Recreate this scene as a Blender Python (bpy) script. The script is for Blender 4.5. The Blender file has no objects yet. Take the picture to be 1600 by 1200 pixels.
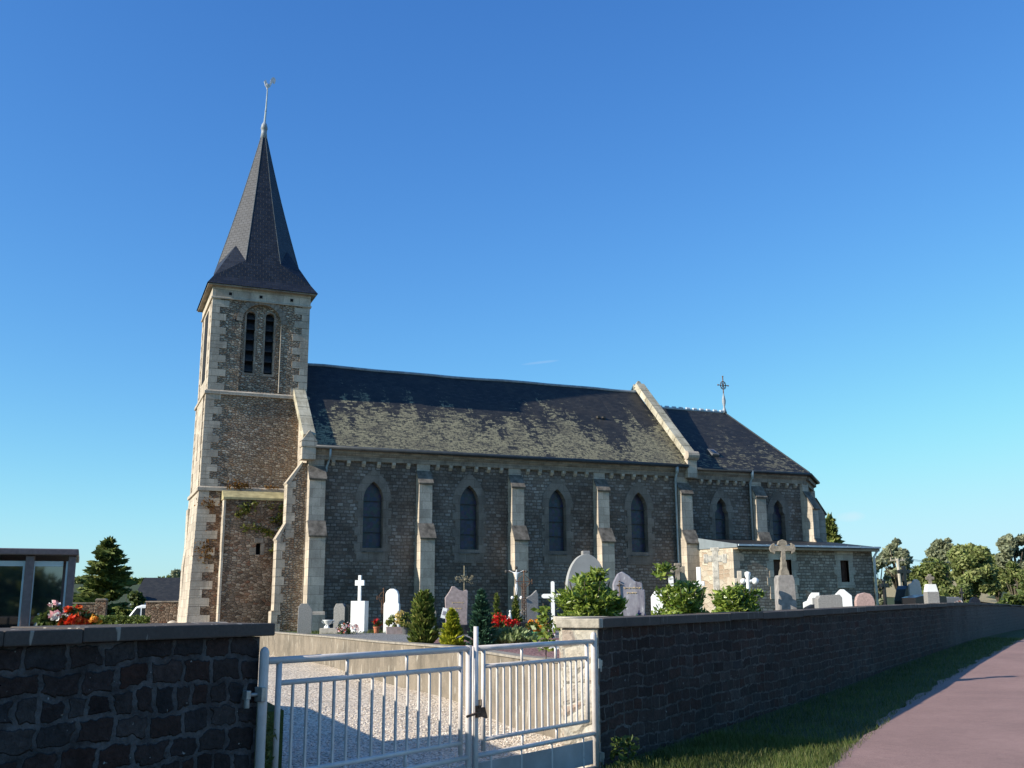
import bpy, bmesh, math, random
import numpy as np
from mathutils import Vector, Matrix, geometry
rad=math.radians
# ------------------------------------------------------------ camera, world, sun
SC=bpy.context.scene; COL=SC.collection
F=1590.; AZ=rad(67.56); PT=math.atan(343/1590); RL=rad(.3)
CAM=Vector((0,0,1.6))
fw=Vector((math.cos(PT)*math.cos(AZ),math.cos(PT)*math.sin(AZ),math.sin(PT)))
r0=Vector((math.sin(AZ),-math.cos(AZ),0)); u0=r0.cross(fw)
up=math.cos(RL)*u0+math.sin(RL)*r0; rt=math.cos(RL)*r0-math.sin(RL)*u0
cd=bpy.data.cameras.new('camera'); cam=bpy.data.objects.new('camera',cd); COL.objects.link(cam)
cd.sensor_width=36; cd.lens=36*F/1600; cd.clip_end=3000; cd.clip_start=.1
cam.matrix_world=Matrix(((rt.x,up.x,-fw.x,0),(rt.y,up.y,-fw.y,0),(rt.z,up.z,-fw.z,1.6),(0,0,0,1)))
SC.camera=cam
SUN_AZ=182.2; SUN_EL=24.8
w=bpy.data.worlds.new('World'); SC.world=w; w.use_nodes=True
nt=w.node_tree; bg=nt.nodes['Background']; sky=nt.nodes.new('ShaderNodeTexSky'); sky.sky_type='NISHITA'
sky.sun_disc=False; sky.sun_elevation=rad(SUN_EL); sky.sun_rotation=rad(90-SUN_AZ)
sky.altitude=0; sky.air_density=1.0; sky.dust_density=.25; sky.ozone_density=3.2
# clear deep-blue air: per-channel response of the sky
SK=.105; sp_=nt.nodes.new('ShaderNodeSeparateColor'); cb_=nt.nodes.new('ShaderNodeCombineColor'); nt.links.new(sky.outputs[0],sp_.inputs[0])
for i_,(k_,p_,L_,n_) in enumerate(((.955,1.27,.60,4),(1.155,1.10,.88,8),(1.15,.83,1.0,8))):
    a_=nt.nodes.new('ShaderNodeMath'); a_.operation='MULTIPLY'; a_.inputs[1].default_value=SK; nt.links.new(sp_.outputs[i_],a_.inputs[0])
    b_=nt.nodes.new('ShaderNodeMath'); b_.operation='POWER'; b_.inputs[1].default_value=p_; nt.links.new(a_.outputs[0],b_.inputs[0])
    c_=nt.nodes.new('ShaderNodeMath'); c_.operation='MULTIPLY'; c_.inputs[1].default_value=k_/SK; nt.links.new(b_.outputs[0],c_.inputs[0])
    def mm_(op,a,b):
        q=nt.nodes.new('ShaderNodeMath'); q.operation=op
        for j,v in enumerate((a,b)):
            if isinstance(v,(int,float)): q.inputs[j].default_value=v
            else: nt.links.new(v,q.inputs[j])
        return q.outputs[0]
    lim=L_/1.516/SK   # soft shoulder towards the horizon
    den=mm_('POWER',mm_('ADD',1.,mm_('POWER',mm_('DIVIDE',c_.outputs[0],lim),float(n_))),1./n_)
    nt.links.new(mm_('DIVIDE',c_.outputs[0],den),cb_.inputs[i_])
# two faint wisps of cloud, fixed directions in the sky
tc=nt.nodes.new('ShaderNodeTexCoord'); cur=cb_.outputs[0]
for px_,py_,w1_,w2_,am_ in ((882,562,.020,.0016,.13),(1333,807,.014,.005,.22)):
    d_=(rt*((px_-800)/F)-up*((py_-600)/F)+fw).normalized(); rx_=d_.cross(Vector((0,0,1))).normalized(); rx_=(rx_+Vector((0,0,.10 if px_<1000 else .03))).normalized(); ux_=rx_.cross(d_)
    def dot_(v):
        q=nt.nodes.new('ShaderNodeVectorMath'); q.operation='DOT_PRODUCT'; nt.links.new(tc.outputs['Generated'],q.inputs[0]); q.inputs[1].default_value=tuple(v); return q.outputs['Value']
    def mq(op,a,b=0.):
        q=nt.nodes.new('ShaderNodeMath'); q.operation=op
        for j,v in enumerate((a,b)):
            if isinstance(v,(int,float)): q.inputs[j].default_value=v
            else: nt.links.new(v,q.inputs[j])
        return q.outputs[0]
    nz=nt.nodes.new('ShaderNodeTexNoise'); nz.inputs['Scale'].default_value=60; nz.inputs['Detail'].default_value=4; nt.links.new(tc.outputs['Generated'],nz.inputs['Vector'])
    r2=mq('ADD',mq('POWER',mq('ABSOLUTE',mq('DIVIDE',dot_(rx_),w1_)),2.),mq('POWER',mq('ABSOLUTE',mq('DIVIDE',dot_(ux_),w2_)),2.))
    k_=mq('MULTIPLY',mq('MAXIMUM',mq('SUBTRACT',mq('ADD',1.,mq('SUBTRACT',nz.outputs[0],.5)),r2),0.),am_); k_=mq('MULTIPLY',k_,mq('GREATER_THAN',dot_(d_),.5))
    mxn=nt.nodes.new('ShaderNodeMix'); mxn.data_type='RGBA'; nt.links.new(k_,mxn.inputs[0]); nt.links.new(cur,mxn.inputs[6]); mxn.inputs[7].default_value=(.55/SK,.57/SK,.62/SK,1); cur=mxn.outputs[2]
nt.links.new(cur,bg.inputs[0]); bg.inputs[1].default_value=SK
sl=bpy.data.lights.new('sun','SUN'); sl.energy=4.8; sl.angle=rad(.5); sl.color=(1,.93,.80)
so=bpy.data.objects.new('sun',sl); COL.objects.link(so)
sd=Vector((math.cos(rad(SUN_AZ))*math.cos(rad(SUN_EL)),math.sin(rad(SUN_AZ))*math.cos(rad(SUN_EL)),math.sin(rad(SUN_EL))))
so.rotation_euler=sd.to_track_quat('Z','Y').to_euler()
vs=SC.view_settings; vs.view_transform='Standard'; vs.look='None'; vs.exposure=0.6; vs.gamma=1

# ------------------------------------------------------------ helpers
def ray(x,y): return rt*((x-800)/F)-up*((y-600)/F)+fw
def onZ(x,y,z): d=ray(x,y); return CAM+d*((z-1.6)/d.z)
def at(x,y,D):
    d=ray(x,y); h=math.hypot(fw.x,fw.y); k=(d.x*fw.x+d.y*fw.y)/h; return CAM+d*(D/k)
def onY(x,y,Y): d=ray(x,y); return CAM+d*(Y/d.y)
def tag(o,label=None,cat=None,group=None,kind=None):
    if label: o['label']=label
    if cat: o['category']=cat
    if group: o['group']=group
    if kind: o['kind']=kind
    return o
def thing(name,label,cat,loc=(0,0,0),rz=0,group=None):
    o=bpy.data.objects.new(name,None); COL.objects.link(o); o.empty_display_size=.2
    o.location=loc; o.rotation_euler=(0,0,rz); return tag(o,label,cat,group)
def rootloc(o):
    while o.parent: o=o.parent
    return o.location
class MB:
    def __init__(s,M=None): s.v=[];s.f=[];s.M=M or Matrix.Identity(4)
    def add(s,vs,fs):
        n=len(s.v); s.v+=[s.M@Vector(q) for q in vs]; s.f+=[[i+n for i in q] for q in fs]; return s
    def box(s,x0,x1,y0,y1,z0,z1):
        return s.add([(x0,y0,z0),(x1,y0,z0),(x1,y1,z0),(x0,y1,z0),(x0,y0,z1),(x1,y0,z1),(x1,y1,z1),(x0,y1,z1)],
          [(0,3,2,1),(4,5,6,7),(0,1,5,4),(1,2,6,5),(2,3,7,6),(3,0,4,7)])
    def prism(s,poly,ax,a0,a1):
        # poly list of 2d; ax='y': (x,z) extruded along y ; 'x': (y,z) along x ; 'z': (x,y) along z
        def P(q,a): return (q[0],a,q[1]) if ax=='y' else ((a,q[0],q[1]) if ax=='x' else (q[0],q[1],a))
        n=len(poly); vs=[P(q,a0) for q in poly]+[P(q,a1) for q in poly]
        fs=[(i,(i+1)%n,(i+1)%n+n,i+n) for i in range(n)]
        tri=geometry.tessellate_polygon([[Vector((q[0],q[1],0)) for q in poly]])
        fs+=[tuple(t) for t in tri]+[tuple(i+n for i in t[::-1]) for t in tri]
        return s.add(vs,fs)
    def plate(s,outer,holes,y,depth=0,rev=None):
        # plate in xz plane at y with holes; holes get reveal walls running to y+depth
        loops=[outer]+holes; pts=[q for l in loops for q in l]
        tri=geometry.tessellate_polygon([[Vector((q[0],q[1],0)) for q in l] for l in loops])
        s.add([(q[0],y,q[1]) for q in pts],[tuple(t) for t in tri])
        if depth:
            for l in (holes if rev is None else rev):
                n=len(l); s.add([(q[0],y,q[1]) for q in l]+[(q[0],y+depth,q[1]) for q in l],[(i,(i+1)%n,(i+1)%n+n,i+n) for i in range(n)])
        return s
    def tube(s,pts,r,n=8,cap=True):
        pts=[Vector(p) for p in pts]; rs=r if isinstance(r,(list,tuple)) else [r]*len(pts)
        V=[];Fc=[]
        for i,p in enumerate(pts):
            t=(pts[min(i+1,len(pts)-1)]-pts[max(i-1,0)]).normalized()
            a=t.cross(Vector((0,0,1)) if abs(t.z)<.9 else Vector((1,0,0))).normalized(); b=t.cross(a)
            V+=[p+(a*math.cos(2*math.pi*k/n)+b*math.sin(2*math.pi*k/n))*rs[i] for k in range(n)]
        for i in range(len(pts)-1):
            for k in range(n): Fc.append((i*n+k,i*n+(k+1)%n,(i+1)*n+(k+1)%n,(i+1)*n+k))
        if cap: Fc.append(tuple(range(n))[::-1]); Fc.append(tuple(range((len(pts)-1)*n,len(pts)*n)))
        return s.add(V,Fc)
    def lathe(s,prof,cx=0,cy=0,n=16):
        V=[];Fc=[]
        for r,z in prof: V+=[(cx+r*math.cos(2*math.pi*k/n),cy+r*math.sin(2*math.pi*k/n),z) for k in range(n)]
        for i in range(len(prof)-1):
            for k in range(n): Fc.append((i*n+k,i*n+(k+1)%n,(i+1)*n+(k+1)%n,(i+1)*n+k))
        Fc.append(tuple(range(n))[::-1]); Fc.append(tuple(range((len(prof)-1)*n,len(prof)*n)))
        return s.add(V,Fc)
    def ball(s,c,r,n=8,sq=(1,1,1)):
        V=[];Fc=[]; m=max(4,n//2)
        for i in range(m+1):
            t=math.pi*i/m
            V+=[(c[0]+sq[0]*r*math.sin(t)*math.cos(2*math.pi*k/n),c[1]+sq[1]*r*math.sin(t)*math.sin(2*math.pi*k/n),c[2]-sq[2]*r*math.cos(t)) for k in range(n)]
        for i in range(m):
            for k in range(n): Fc.append((i*n+k,i*n+(k+1)%n,(i+1)*n+(k+1)%n,(i+1)*n+k))
        return s.add(V,Fc)
    def build(s,name,mat,parent=None,world=False,smooth=False,bevel=0,fix=True):
        me=bpy.data.meshes.new(name); o=bpy.data.objects.new(name,me); COL.objects.link(o)
        off=Vector(rootloc(parent)) if (world and parent) else Vector((0,0,0))
        me.from_pydata([tuple(q-off) for q in s.v],[],s.f)
        if fix or bevel:
            bm=bmesh.new(); bm.from_mesh(me)
            if fix:
                bmesh.ops.remove_doubles(bm,verts=bm.verts,dist=1e-5); bmesh.ops.recalc_face_normals(bm,faces=bm.faces)
            bm.to_mesh(me); bm.free()
        autouv(me,off)
        me.materials.append(mat)
        if smooth: me.polygons.foreach_set('use_smooth',[True]*len(me.polygons))
        if bevel:
            b=o.modifiers.new('bevel','BEVEL'); b.width=bevel; b.segments=2; b.limit_method='ANGLE'; b.angle_limit=rad(40)
        if parent: o.parent=parent
        return o
def autouv(me,off=Vector((0,0,0))):
    uv=me.uv_layers.new(name='UVMap'); vv=me.vertices
    for p in me.polygons:
        n=p.normal
        if abs(n.z)<.95:
            t=Vector((0,0,1)).cross(n).normalized(); b=n.cross(t)
            if abs(t.x)>.3 and t.x<0 or (abs(t.x)<=.3 and t.y<0): t=-t
        else: t=Vector((1,0,0)); b=Vector((0,1,0))
        for li in p.loop_indices:
            q=vv[me.loops[li].vertex_index].co+off; uv.data[li].uv=(q.dot(t),q.dot(b))
def quads(name,V,mat,parent=None,k=4,smooth=False):
    """V: array (n*k,3) of separate faces"""
    V=np.asarray(V,dtype=np.float32); n=len(V)//k
    me=bpy.data.meshes.new(name); me.vertices.add(len(V)); me.vertices.foreach_set('co',V.ravel())
    me.loops.add(len(V)); me.loops.foreach_set('vertex_index',np.arange(len(V),dtype=np.int32))
    me.polygons.add(n); me.polygons.foreach_set('loop_start',np.arange(0,len(V),k,dtype=np.int32))
    me.polygons.foreach_set('loop_total',np.full(n,k,dtype=np.int32)); me.update(); me.validate()
    rnd=me.attributes.new('rnd','FLOAT','FACE'); rnd.data.foreach_set('value',np.random.default_rng(len(V)).random(n).astype(np.float32))
    me.materials.append(mat); o=bpy.data.objects.new(name,me); COL.objects.link(o)
    if parent: o.parent=parent
    return o

# ------------------------------------------------------------ materials
class G:
    def __init__(s,name,rough=.85):
        s.mat=bpy.data.materials.new(name); s.mat.use_nodes=True; s.nt=s.mat.node_tree
        s.b=s.nt.nodes['Principled BSDF']; s.b.inputs['Roughness'].default_value=rough
        s.b.inputs['Specular IOR Level'].default_value=.3
    def N(s,t,ins=None,**p):
        n=s.nt.nodes.new(t)
        for k,v in p.items(): setattr(n,k,v)
        for k,v in (ins or {}).items():
            if isinstance(v,bpy.types.NodeSocket): s.nt.links.new(v,n.inputs[k])
            else: n.inputs[k].default_value=v
        return n
    def uv(s): return s.N('ShaderNodeUVMap').outputs[0]
    def obj(s): return s.N('ShaderNodeTexCoord').outputs['Object']
    def map(s,v,sc=(1,1,1),loc=(0,0,0)): return s.N('ShaderNodeMapping',{0:v,'Scale':sc,'Location':loc}).outputs[0]
    def noise(s,v,sc,det=3,rough=.55): return s.N('ShaderNodeTexNoise',{'Vector':v,'Scale':sc,'Detail':det,'Roughness':rough}).outputs
    def ramp(s,f,st,interp='LINEAR'):
        n=s.N('ShaderNodeValToRGB',{0:f}); cr=n.color_ramp; cr.interpolation=interp
        while len(cr.elements)<len(st): cr.elements.new(.5)
        for e,(p,c) in zip(cr.elements,st):
            e.position=p; e.color=(c,c,c,1) if not isinstance(c,(tuple,list)) else tuple(c)+(1,)
        return n.outputs[0]
    def mix(s,f,a,b,blend='MIX'):
        n=s.N('ShaderNodeMix',data_type='RGBA',blend_type=blend)
        for i,v in ((0,f),(6,a),(7,b)):
            if isinstance(v,bpy.types.NodeSocket): s.nt.links.new(v,n.inputs[i])
            elif i==0: n.inputs[0].default_value=v
            else: n.inputs[i].default_value=tuple(v)+(1,) if len(v)==3 else v
        return n.outputs[2]
    def m(s,op,a,b=0.,c=0.): return s.N('ShaderNodeMath',{0:a,1:b,2:c},operation=op).outputs[0]
    def distort(s,v,sc,amt):
        n=s.noise(v,sc,2)[1]
        k=s.N('ShaderNodeVectorMath',{0:n,1:(.5,.5,.5)},operation='SUBTRACT').outputs[0]
        k=s.N('ShaderNodeVectorMath',{0:k,'Scale':amt},operation='SCALE').outputs[0]
        return s.N('ShaderNodeVectorMath',{0:v,1:k},operation='ADD').outputs[0]
    def bump(s,h,st=.5,dist=.02):
        n=s.N('ShaderNodeBump',{'Height':h,'Strength':st,'Distance':dist}); s.nt.links.new(n.outputs[0],s.b.inputs['Normal'])
    def col(s,c):
        if isinstance(c,bpy.types.NodeSocket): s.nt.links.new(c,s.b.inputs['Base Color'])
        else: s.b.inputs['Base Color'].default_value=tuple(c)+(1,)
        return s
def plain(name,c,rough=.6,var=.25,sc=6,bump=0,spec=.3,metal=0,bsc=None):
    g=G(name,rough); v=g.obj(); n=g.noise(v,sc,5,.6)[0]
    lo=tuple(x*(1-var) for x in c); hi=tuple(min(1,x*(1+var)) for x in c)
    g.col(g.ramp(n,[(.3,lo),(.7,hi)])); g.b.inputs['Specular IOR Level'].default_value=spec; g.b.inputs['Metallic'].default_value=metal
    if bump: g.bump(g.noise(v,bsc or sc*6,4)[0],bump,.01)
    return g.mat
def rubble(name,sx,sy,cols,mortar,mw=.05,rnd=.9,bump=.8,dist=.02,stain=None,dstr=.12,speck=0,wash=None):
    g=G(name,.9); uv=g.uv(); v=g.map(uv,(1/sx,1/sy,1)); v=g.distort(v,1.3,dstr*2)
    a=g.N('ShaderNodeTexVoronoi',{'Vector':v,'Scale':1,'Randomness':rnd},voronoi_dimensions='2D')
    e=g.N('ShaderNodeTexVoronoi',{'Vector':v,'Scale':1,'Randomness':rnd},voronoi_dimensions='2D',feature='DISTANCE_TO_EDGE').outputs['Distance']
    sep=g.N('ShaderNodeSeparateColor',{0:a.outputs['Color']}).outputs
    c=g.ramp(sep[0],[(i/(len(cols)-1),q) for i,q in enumerate(cols)])
    fine=g.noise(uv,22,5,.65)[0]; c=g.mix(.75,c,g.ramp(fine,[(.3,.55),(.72,1.35)]),'MULTIPLY')
    ed=g.m('ADD',e,g.m('MULTIPLY',g.m('SUBTRACT',g.noise(uv,30,4)[0],.5),.12))
    mk=g.ramp(ed,[(mw*.5,0.),(mw*1.4,1.)])
    mc=g.mix(.6,mortar,g.ramp(g.noise(uv,9,4)[0],[(.3,.6),(.7,1.3)]),'MULTIPLY')
    c=g.mix(mk,mc,c)
    if stain:
        big=g.noise(uv,.9,5,.6)[0]; c=g.mix(g.ramp(big,[(.5,0.),(.68,stain[3])]),c,stain[:3])
    if wash:
        big=g.noise(uv,.45,3,.5)[0]; c=g.mix(1,c,g.ramp(big,[(.3,wash[0]),(.7,wash[1])]),'MULTIPLY')
    if speck:
        sp=g.noise(uv,16,3,.5)[0]; c=g.mix(g.ramp(sp,[(.70,0.),(.74,speck)]),c,(.45,.45,.43))
    g.col(c); h=g.m('ADD',g.ramp(ed,[(0,0.),(mw*3,1.)]),g.m('MULTIPLY',fine,.5)); g.bump(h,bump,dist)
    return g.mat
def coursed(name,bw,bh,cols,mortar,ms=.012,bump=.7,dist=.015,dis=.03,wash=(.7,1.25),fine_sc=24,moss=None):
    g=G(name,.9); uv=g.uv(); v=g.distort(uv,5,dis)
    def br(off): 
        n=g.N('ShaderNodeTexBrick',{'Vector':g.map(v,(1,1,1),(off,0,0)),'Color1':(0,0,0,1),'Color2':(1,1,1,1),'Mortar':(0,0,0,1),'Scale':1,'Mortar Size':ms,'Mortar Smooth':.3,'Brick Width':bw,'Row Height':bh}); 
        n.offset=.43; n.squash=.72; n.squash_frequency=3; return n
    n=br(0); c=g.ramp(g.N('ShaderNodeSeparateColor',{0:n.outputs[0]}).outputs[0],[(i/(len(cols)-1),q) for i,q in enumerate(cols)])
    fine=g.noise(uv,fine_sc,5,.65)[0]; c=g.mix(.8,c,g.ramp(fine,[(.3,.6),(.7,1.35)]),'MULTIPLY')
    c=g.mix(n.outputs[1],c,mortar)
    big=g.noise(uv,.6,4,.6)[0]; c=g.mix(1,c,g.ramp(big,[(.3,wash[0]),(.7,wash[1])]),'MULTIPLY')
    if moss:
        b2=g.noise(g.map(uv,(1,.6,1)),2.2,5,.7)[0]; c=g.mix(g.ramp(b2,[(.5,0.),(.7,moss[3])]),c,moss[:3])
    g.col(c); h=g.m('ADD',g.m('SUBTRACT',1.,n.outputs[1]),g.m('MULTIPLY',fine,.6)); g.bump(h,bump,dist)
    return g.mat
def foliage(name,c1,c2,c3,rough=.55,trans=.3,spec=.35):
    g=G(name,rough); r=g.N('ShaderNodeAttribute',attribute_name='rnd').outputs['Fac']
    big=g.noise(g.obj(),1.1,3,.6)[0]
    c=g.ramp(r,[(0,c1),(.5,c2),(1,c3)]); c=g.mix(.8,c,g.ramp(big,[(.3,.55),(.7,1.35)]),'MULTIPLY'); g.col(c)
    g.b.inputs['Specular IOR Level'].default_value=spec
    tr=g.N('ShaderNodeBsdfTranslucent',{0:c}); mx=g.N('ShaderNodeMixShader',{0:trans,1:g.b.outputs[0],2:tr.outputs[0]})
    g.nt.links.new(mx.outputs[0],g.nt.nodes['Material Output'].inputs[0]); return g.mat
def slate(name,lichen,streak=True):
    g=G(name,.62); uv=g.uv()
    n=g.N('ShaderNodeTexBrick',{'Vector':g.distort(uv,3,.015),'Color1':(0,0,0,1),'Color2':(1,1,1,1),'Mortar':(0,0,0,1),'Scale':1,'Mortar Size':.008,'Mortar Smooth':.4,'Brick Width':.2,'Row Height':.11}); n.offset=.5
    rv=g.N('ShaderNodeSeparateColor',{0:n.outputs[0]}).outputs[0]
    c=g.ramp(rv,[(0,(.017,.019,.021)),(.5,(.025,.026,.027)),(1,(.038,.038,.037))])
    c=g.mix(n.outputs[1],c,(.012,.012,.013))
    fine=g.noise(uv,18,5,.7)[0]
    if lichen:
        sx=g.N('ShaderNodeSeparateXYZ',{0:uv}).outputs
        st=g.noise(g.map(uv,(.85,.11,1)),1.15,5,.62)[0]
        # height along slope (v): growth is thickest towards the eave and climbs in tongues
        vv=g.m('DIVIDE',g.m('SUBTRACT',sx[1],lichen[0]),lichen[1])
        k=g.m('SUBTRACT',g.m('MULTIPLY',g.m('SUBTRACT',st,.5),lichen[3]),g.m('MULTIPLY',g.m('SUBTRACT',g.m('MAXIMUM',vv,.12),.42),lichen[4]))
        k=g.m('ADD',k,g.m('MULTIPLY',g.m('SUBTRACT',g.noise(g.map(uv,(6,9,1)),1,6,.8)[0],.5),3.4))
        k=g.m('ADD',k,g.m('MULTIPLY',g.m('SUBTRACT',rv,.5),.45))
        mk=g.m('MULTIPLY',g.ramp(g.m('ADD',k,.5+lichen[5]),[(.46,0.),(.54,1.)]),lichen[2]); hol=g.ramp(g.m('ADD',g.noise(g.map(uv,(9,13,1)),1,5,.75)[0],g.m('MULTIPLY',g.m('SUBTRACT',rv,.5),.14)),[(.435,.12),(.50,1.)]); mk=g.m('MULTIPLY',mk,hol)
        lc=g.mix(g.noise(uv,3,4)[0],(.315,.282,.165),(.22,.195,.125)); lc=g.mix(.7,lc,g.ramp(fine,[(.3,.6),(.7,1.3)]),'MULTIPLY')
        c=g.mix(mk,c,lc)
        br=g.ramp(g.noise(uv,1.3,4,.6)[0],[(.48,0.),(.7,.5)]); c=g.mix(br,c,(.055,.047,.038))
    sp=g.ramp(g.noise(g.map(uv,(7,9,1)),1,4,.7)[0],[(.68,0.),(.72,.35)]); c=g.mix(sp,c,(.12,.12,.10))
    g.col(c); g.b.inputs['Specular IOR Level'].default_value=.35
    g.bump(g.m('ADD',g.m('SUBTRACT',1.,n.outputs[1]),g.m('MULTIPLY',g.m('ADD',fine,g.m('MULTIPLY',rv,.25)),.5)),.5,.010); return g.mat
def ashlar(name,c,dirt=(.10,.095,.08),amt=.6,bw=.55,bh=.27):
    g=G(name,.88); uv=g.uv()
    n=g.N('ShaderNodeTexBrick',{'Vector':g.distort(uv,4,.008),'Color1':(0,0,0,1),'Color2':(1,1,1,1),'Mortar':(0,0,0,1),'Scale':1,'Mortar Size':.006,'Mortar Smooth':.3,'Brick Width':bw,'Row Height':bh})
    rv=g.N('ShaderNodeSeparateColor',{0:n.outputs[0]}).outputs[0]
    cc=g.ramp(rv,[(0,tuple(x*.8 for x in c)),(1,tuple(x*1.12 for x in c))]); cc=g.mix(n.outputs[1],cc,tuple(x*.5 for x in c))
    big=g.noise(g.map(uv,(1.3,.6,1)),1.6,6,.68)[0]; cc=g.mix(g.ramp(big,[(.42,0.),(.66,amt)]),cc,dirt)
    fine=g.noise(uv,26,4,.7)[0]; cc=g.mix(.7,cc,g.ramp(fine,[(.3,.72),(.7,1.2)]),'MULTIPLY'); g.col(cc)
    g.bump(g.m('ADD',g.m('MULTIPLY',g.m('SUBTRACT',1.,n.outputs[1]),.7),g.m('MULTIPLY',fine,.6)),.5,.008); return g.mat

M_nave=coursed('nave_masonry',.20,.108,[(.145,.108,.085),(.205,.165,.135),(.255,.215,.18),(.165,.12,.09),(.33,.285,.245),(.19,.16,.14)],(.135,.108,.088),.016,.9,.025,.085,(.55,1.3))
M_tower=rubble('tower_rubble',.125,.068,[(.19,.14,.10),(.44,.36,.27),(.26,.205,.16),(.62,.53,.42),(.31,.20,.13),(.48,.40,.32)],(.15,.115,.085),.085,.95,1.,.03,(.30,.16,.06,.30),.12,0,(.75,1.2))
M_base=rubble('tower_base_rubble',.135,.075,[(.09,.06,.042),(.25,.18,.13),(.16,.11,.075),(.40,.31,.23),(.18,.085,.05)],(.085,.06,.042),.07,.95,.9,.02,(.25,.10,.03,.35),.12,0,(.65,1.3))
M_sac=coursed('sacristy_masonry',.21,.10,[(.19,.145,.11),(.33,.265,.205),(.47,.39,.31),(.25,.185,.135),(.38,.32,.26)],(.17,.135,.105),.015,.9,.025,.07,(.7,1.25))
M_lime=ashlar('pale_limestone',(.53,.455,.365),(.19,.155,.125),.6)
M_limed=ashlar('weathered_limestone',(.33,.28,.225),(.11,.09,.075),.75)
M_surr=ashlar('dull_limestone',(.235,.195,.16),(.10,.08,.066),.7)
M_cap=plain('weathered_cap_stone',(.15,.13,.108),.95,.6,5,.8)
M_slate=slate('slate',None); M_slaten=slate('slate_with_lichen',(27.8,5.0,1.,4.2,2.1,-.04))
M_slatec=slate('slate_light_lichen',(28.8,4.66,.7,2.0,.5,-.38))
M_lead=plain('lead',(.30,.33,.36),.5,.3,4); M_gutter=plain('gutter_metal',(.035,.042,.05),.45,.3,5)
M_pipe=plain('painted_pipe',(.34,.40,.42),.5,.2,5); M_zinc=plain('zinc',(.5,.56,.60),.35,.15,5,0,.5)
M_iron=plain('iron',(.06,.055,.05),.6,.4,12); M_rust=plain('rusty_iron',(.16,.085,.05),.9,.5,14,.4)
M_dark=plain('dark_void',(.012,.012,.014),.9,.3,5); M_louvre=plain('slate_louvre',(.03,.032,.036),.7,.4,9)
M_road=G('asphalt',.9)
_g=M_road; _v=_g.obj(); _c=_g.ramp(_g.noise(_v,90,4,.8)[0],[(.3,(.19,.112,.098)),(.7,(.42,.265,.225))]); _c=_g.mix(.8,_c,_g.ramp(_g.noise(_v,.7,4)[0],[(.3,.82),(.7,1.12)]),'MULTIPLY'); _c=_g.mix(.8,_c,_g.ramp(_g.noise(_v,7,6,.75)[0],[(.3,.86),(.7,1.12)]),'MULTIPLY'); _c=_g.mix(_g.ramp(_g.noise(_v,38,2)[0],[(.70,0.),(.76,.35)]),_c,(.5,.44,.40)); _g.col(_c); _g.bump(_g.noise(_v,110,3)[0],.5,.008); M_road=_g.mat
def gravel(name,cols,size,bump=.9,patch=(.85,1.1)):
    g=G(name,.9); v=g.obj(); a=g.N('ShaderNodeTexVoronoi',{'Vector':v,'Scale':1/size,'Randomness':1.}).outputs
    c=g.ramp(g.N('ShaderNodeSeparateColor',{0:a['Color']}).outputs[0],[(i/(len(cols)-1),q) for i,q in enumerate(cols)])
    c=g.mix(g.ramp(a['Distance'],[(.45,0.),(.8,.85)]),c,tuple(x*.25 for x in cols[0]))
    c=g.mix(1,c,g.ramp(g.noise(v,1.1,5,.65)[0],[(.3,patch[0]),(.7,patch[1])]),'MULTIPLY'); g.col(c)
    g.bump(g.m('SUBTRACT',1.,a['Distance']),bump,size*.7); return g.mat
M_gravel=gravel('beige_gravel',[(.55,.43,.31),(.90,.76,.58),(.74,.60,.45),(.93,.83,.68),(.56,.42,.32)],.035,.5)
M_stone=G('gravel_stone',.85); _r=M_stone.N('ShaderNodeAttribute',attribute_name='rnd').outputs['Fac']; M_stone.col(M_stone.ramp(_r,[(0,(.35,.28,.22)),(.35,(.72,.62,.49)),(.7,(.82,.75,.64)),(1,(.46,.36,.31))])); M_stone=M_stone.mat
M_path=gravel('grey_gravel',[(.17,.17,.165),(.30,.30,.29),(.24,.235,.23),(.38,.37,.36)],.03,.6)
M_redg=gravel('pink_gravel',[(.20,.09,.08),(.38,.22,.20),(.28,.14,.125),(.45,.30,.27)],.035)
M_whiteg=gravel('white_gravel',[(.5,.48,.44),(.75,.73,.68),(.62,.6,.55)],.035)
def grassmat(name,a,b,c):
    g=G(name,.9); v=g.obj(); n=g.noise(v,3,5,.7)[0]; f_=g.noise(v,60,4,.8)[0]
    k=g.ramp(n,[(.3,a),(.55,b),(.75,c)]); g.col(g.mix(.9,k,g.ramp(f_,[(.3,.5),(.7,1.4)]),'MULTIPLY')); g.bump(f_,.9,.03); return g.mat
M_grass=grassmat('grass_ground',(.045,.055,.018),(.05,.068,.02),(.10,.085,.045))
M_lawn=grassmat('lawn',(.05,.09,.02),(.08,.12,.03),(.14,.13,.06))
M_field=grassmat('stubble_field',(.34,.26,.13),(.42,.33,.17),(.36,.30,.15))
M_blade=foliage('grass_blade',(.045,.075,.012),(.085,.125,.022),(.17,.165,.06),.6,.3)
M_wall=rubble('road_wall_rubble',.30,.175,[(.040,.016,.012),(.070,.042,.034),(.055,.020,.014),(.095,.062,.050),(.055,.036,.031)],(.11,.088,.078),.07,.95,1.,.04,None,.16,.7,(.7,1.25))
M_walln=rubble('road_wall_near_rubble',.225,.145,[(.034,.013,.010),(.058,.036,.028),(.048,.017,.011),(.072,.046,.036),(.042,.030,.028)],(.085,.068,.060),.085,.88,1.,.05,None,.2,.75,(.7,1.2))
M_wallp=rubble('pillar_rubble',.30,.19,[(.38,.33,.26),(.50,.45,.37),(.33,.23,.17),(.45,.42,.37)],(.44,.40,.33),.07,.9,.9,.03,(.30,.29,.26,.5),.16,.8,(.8,1.15))
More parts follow.
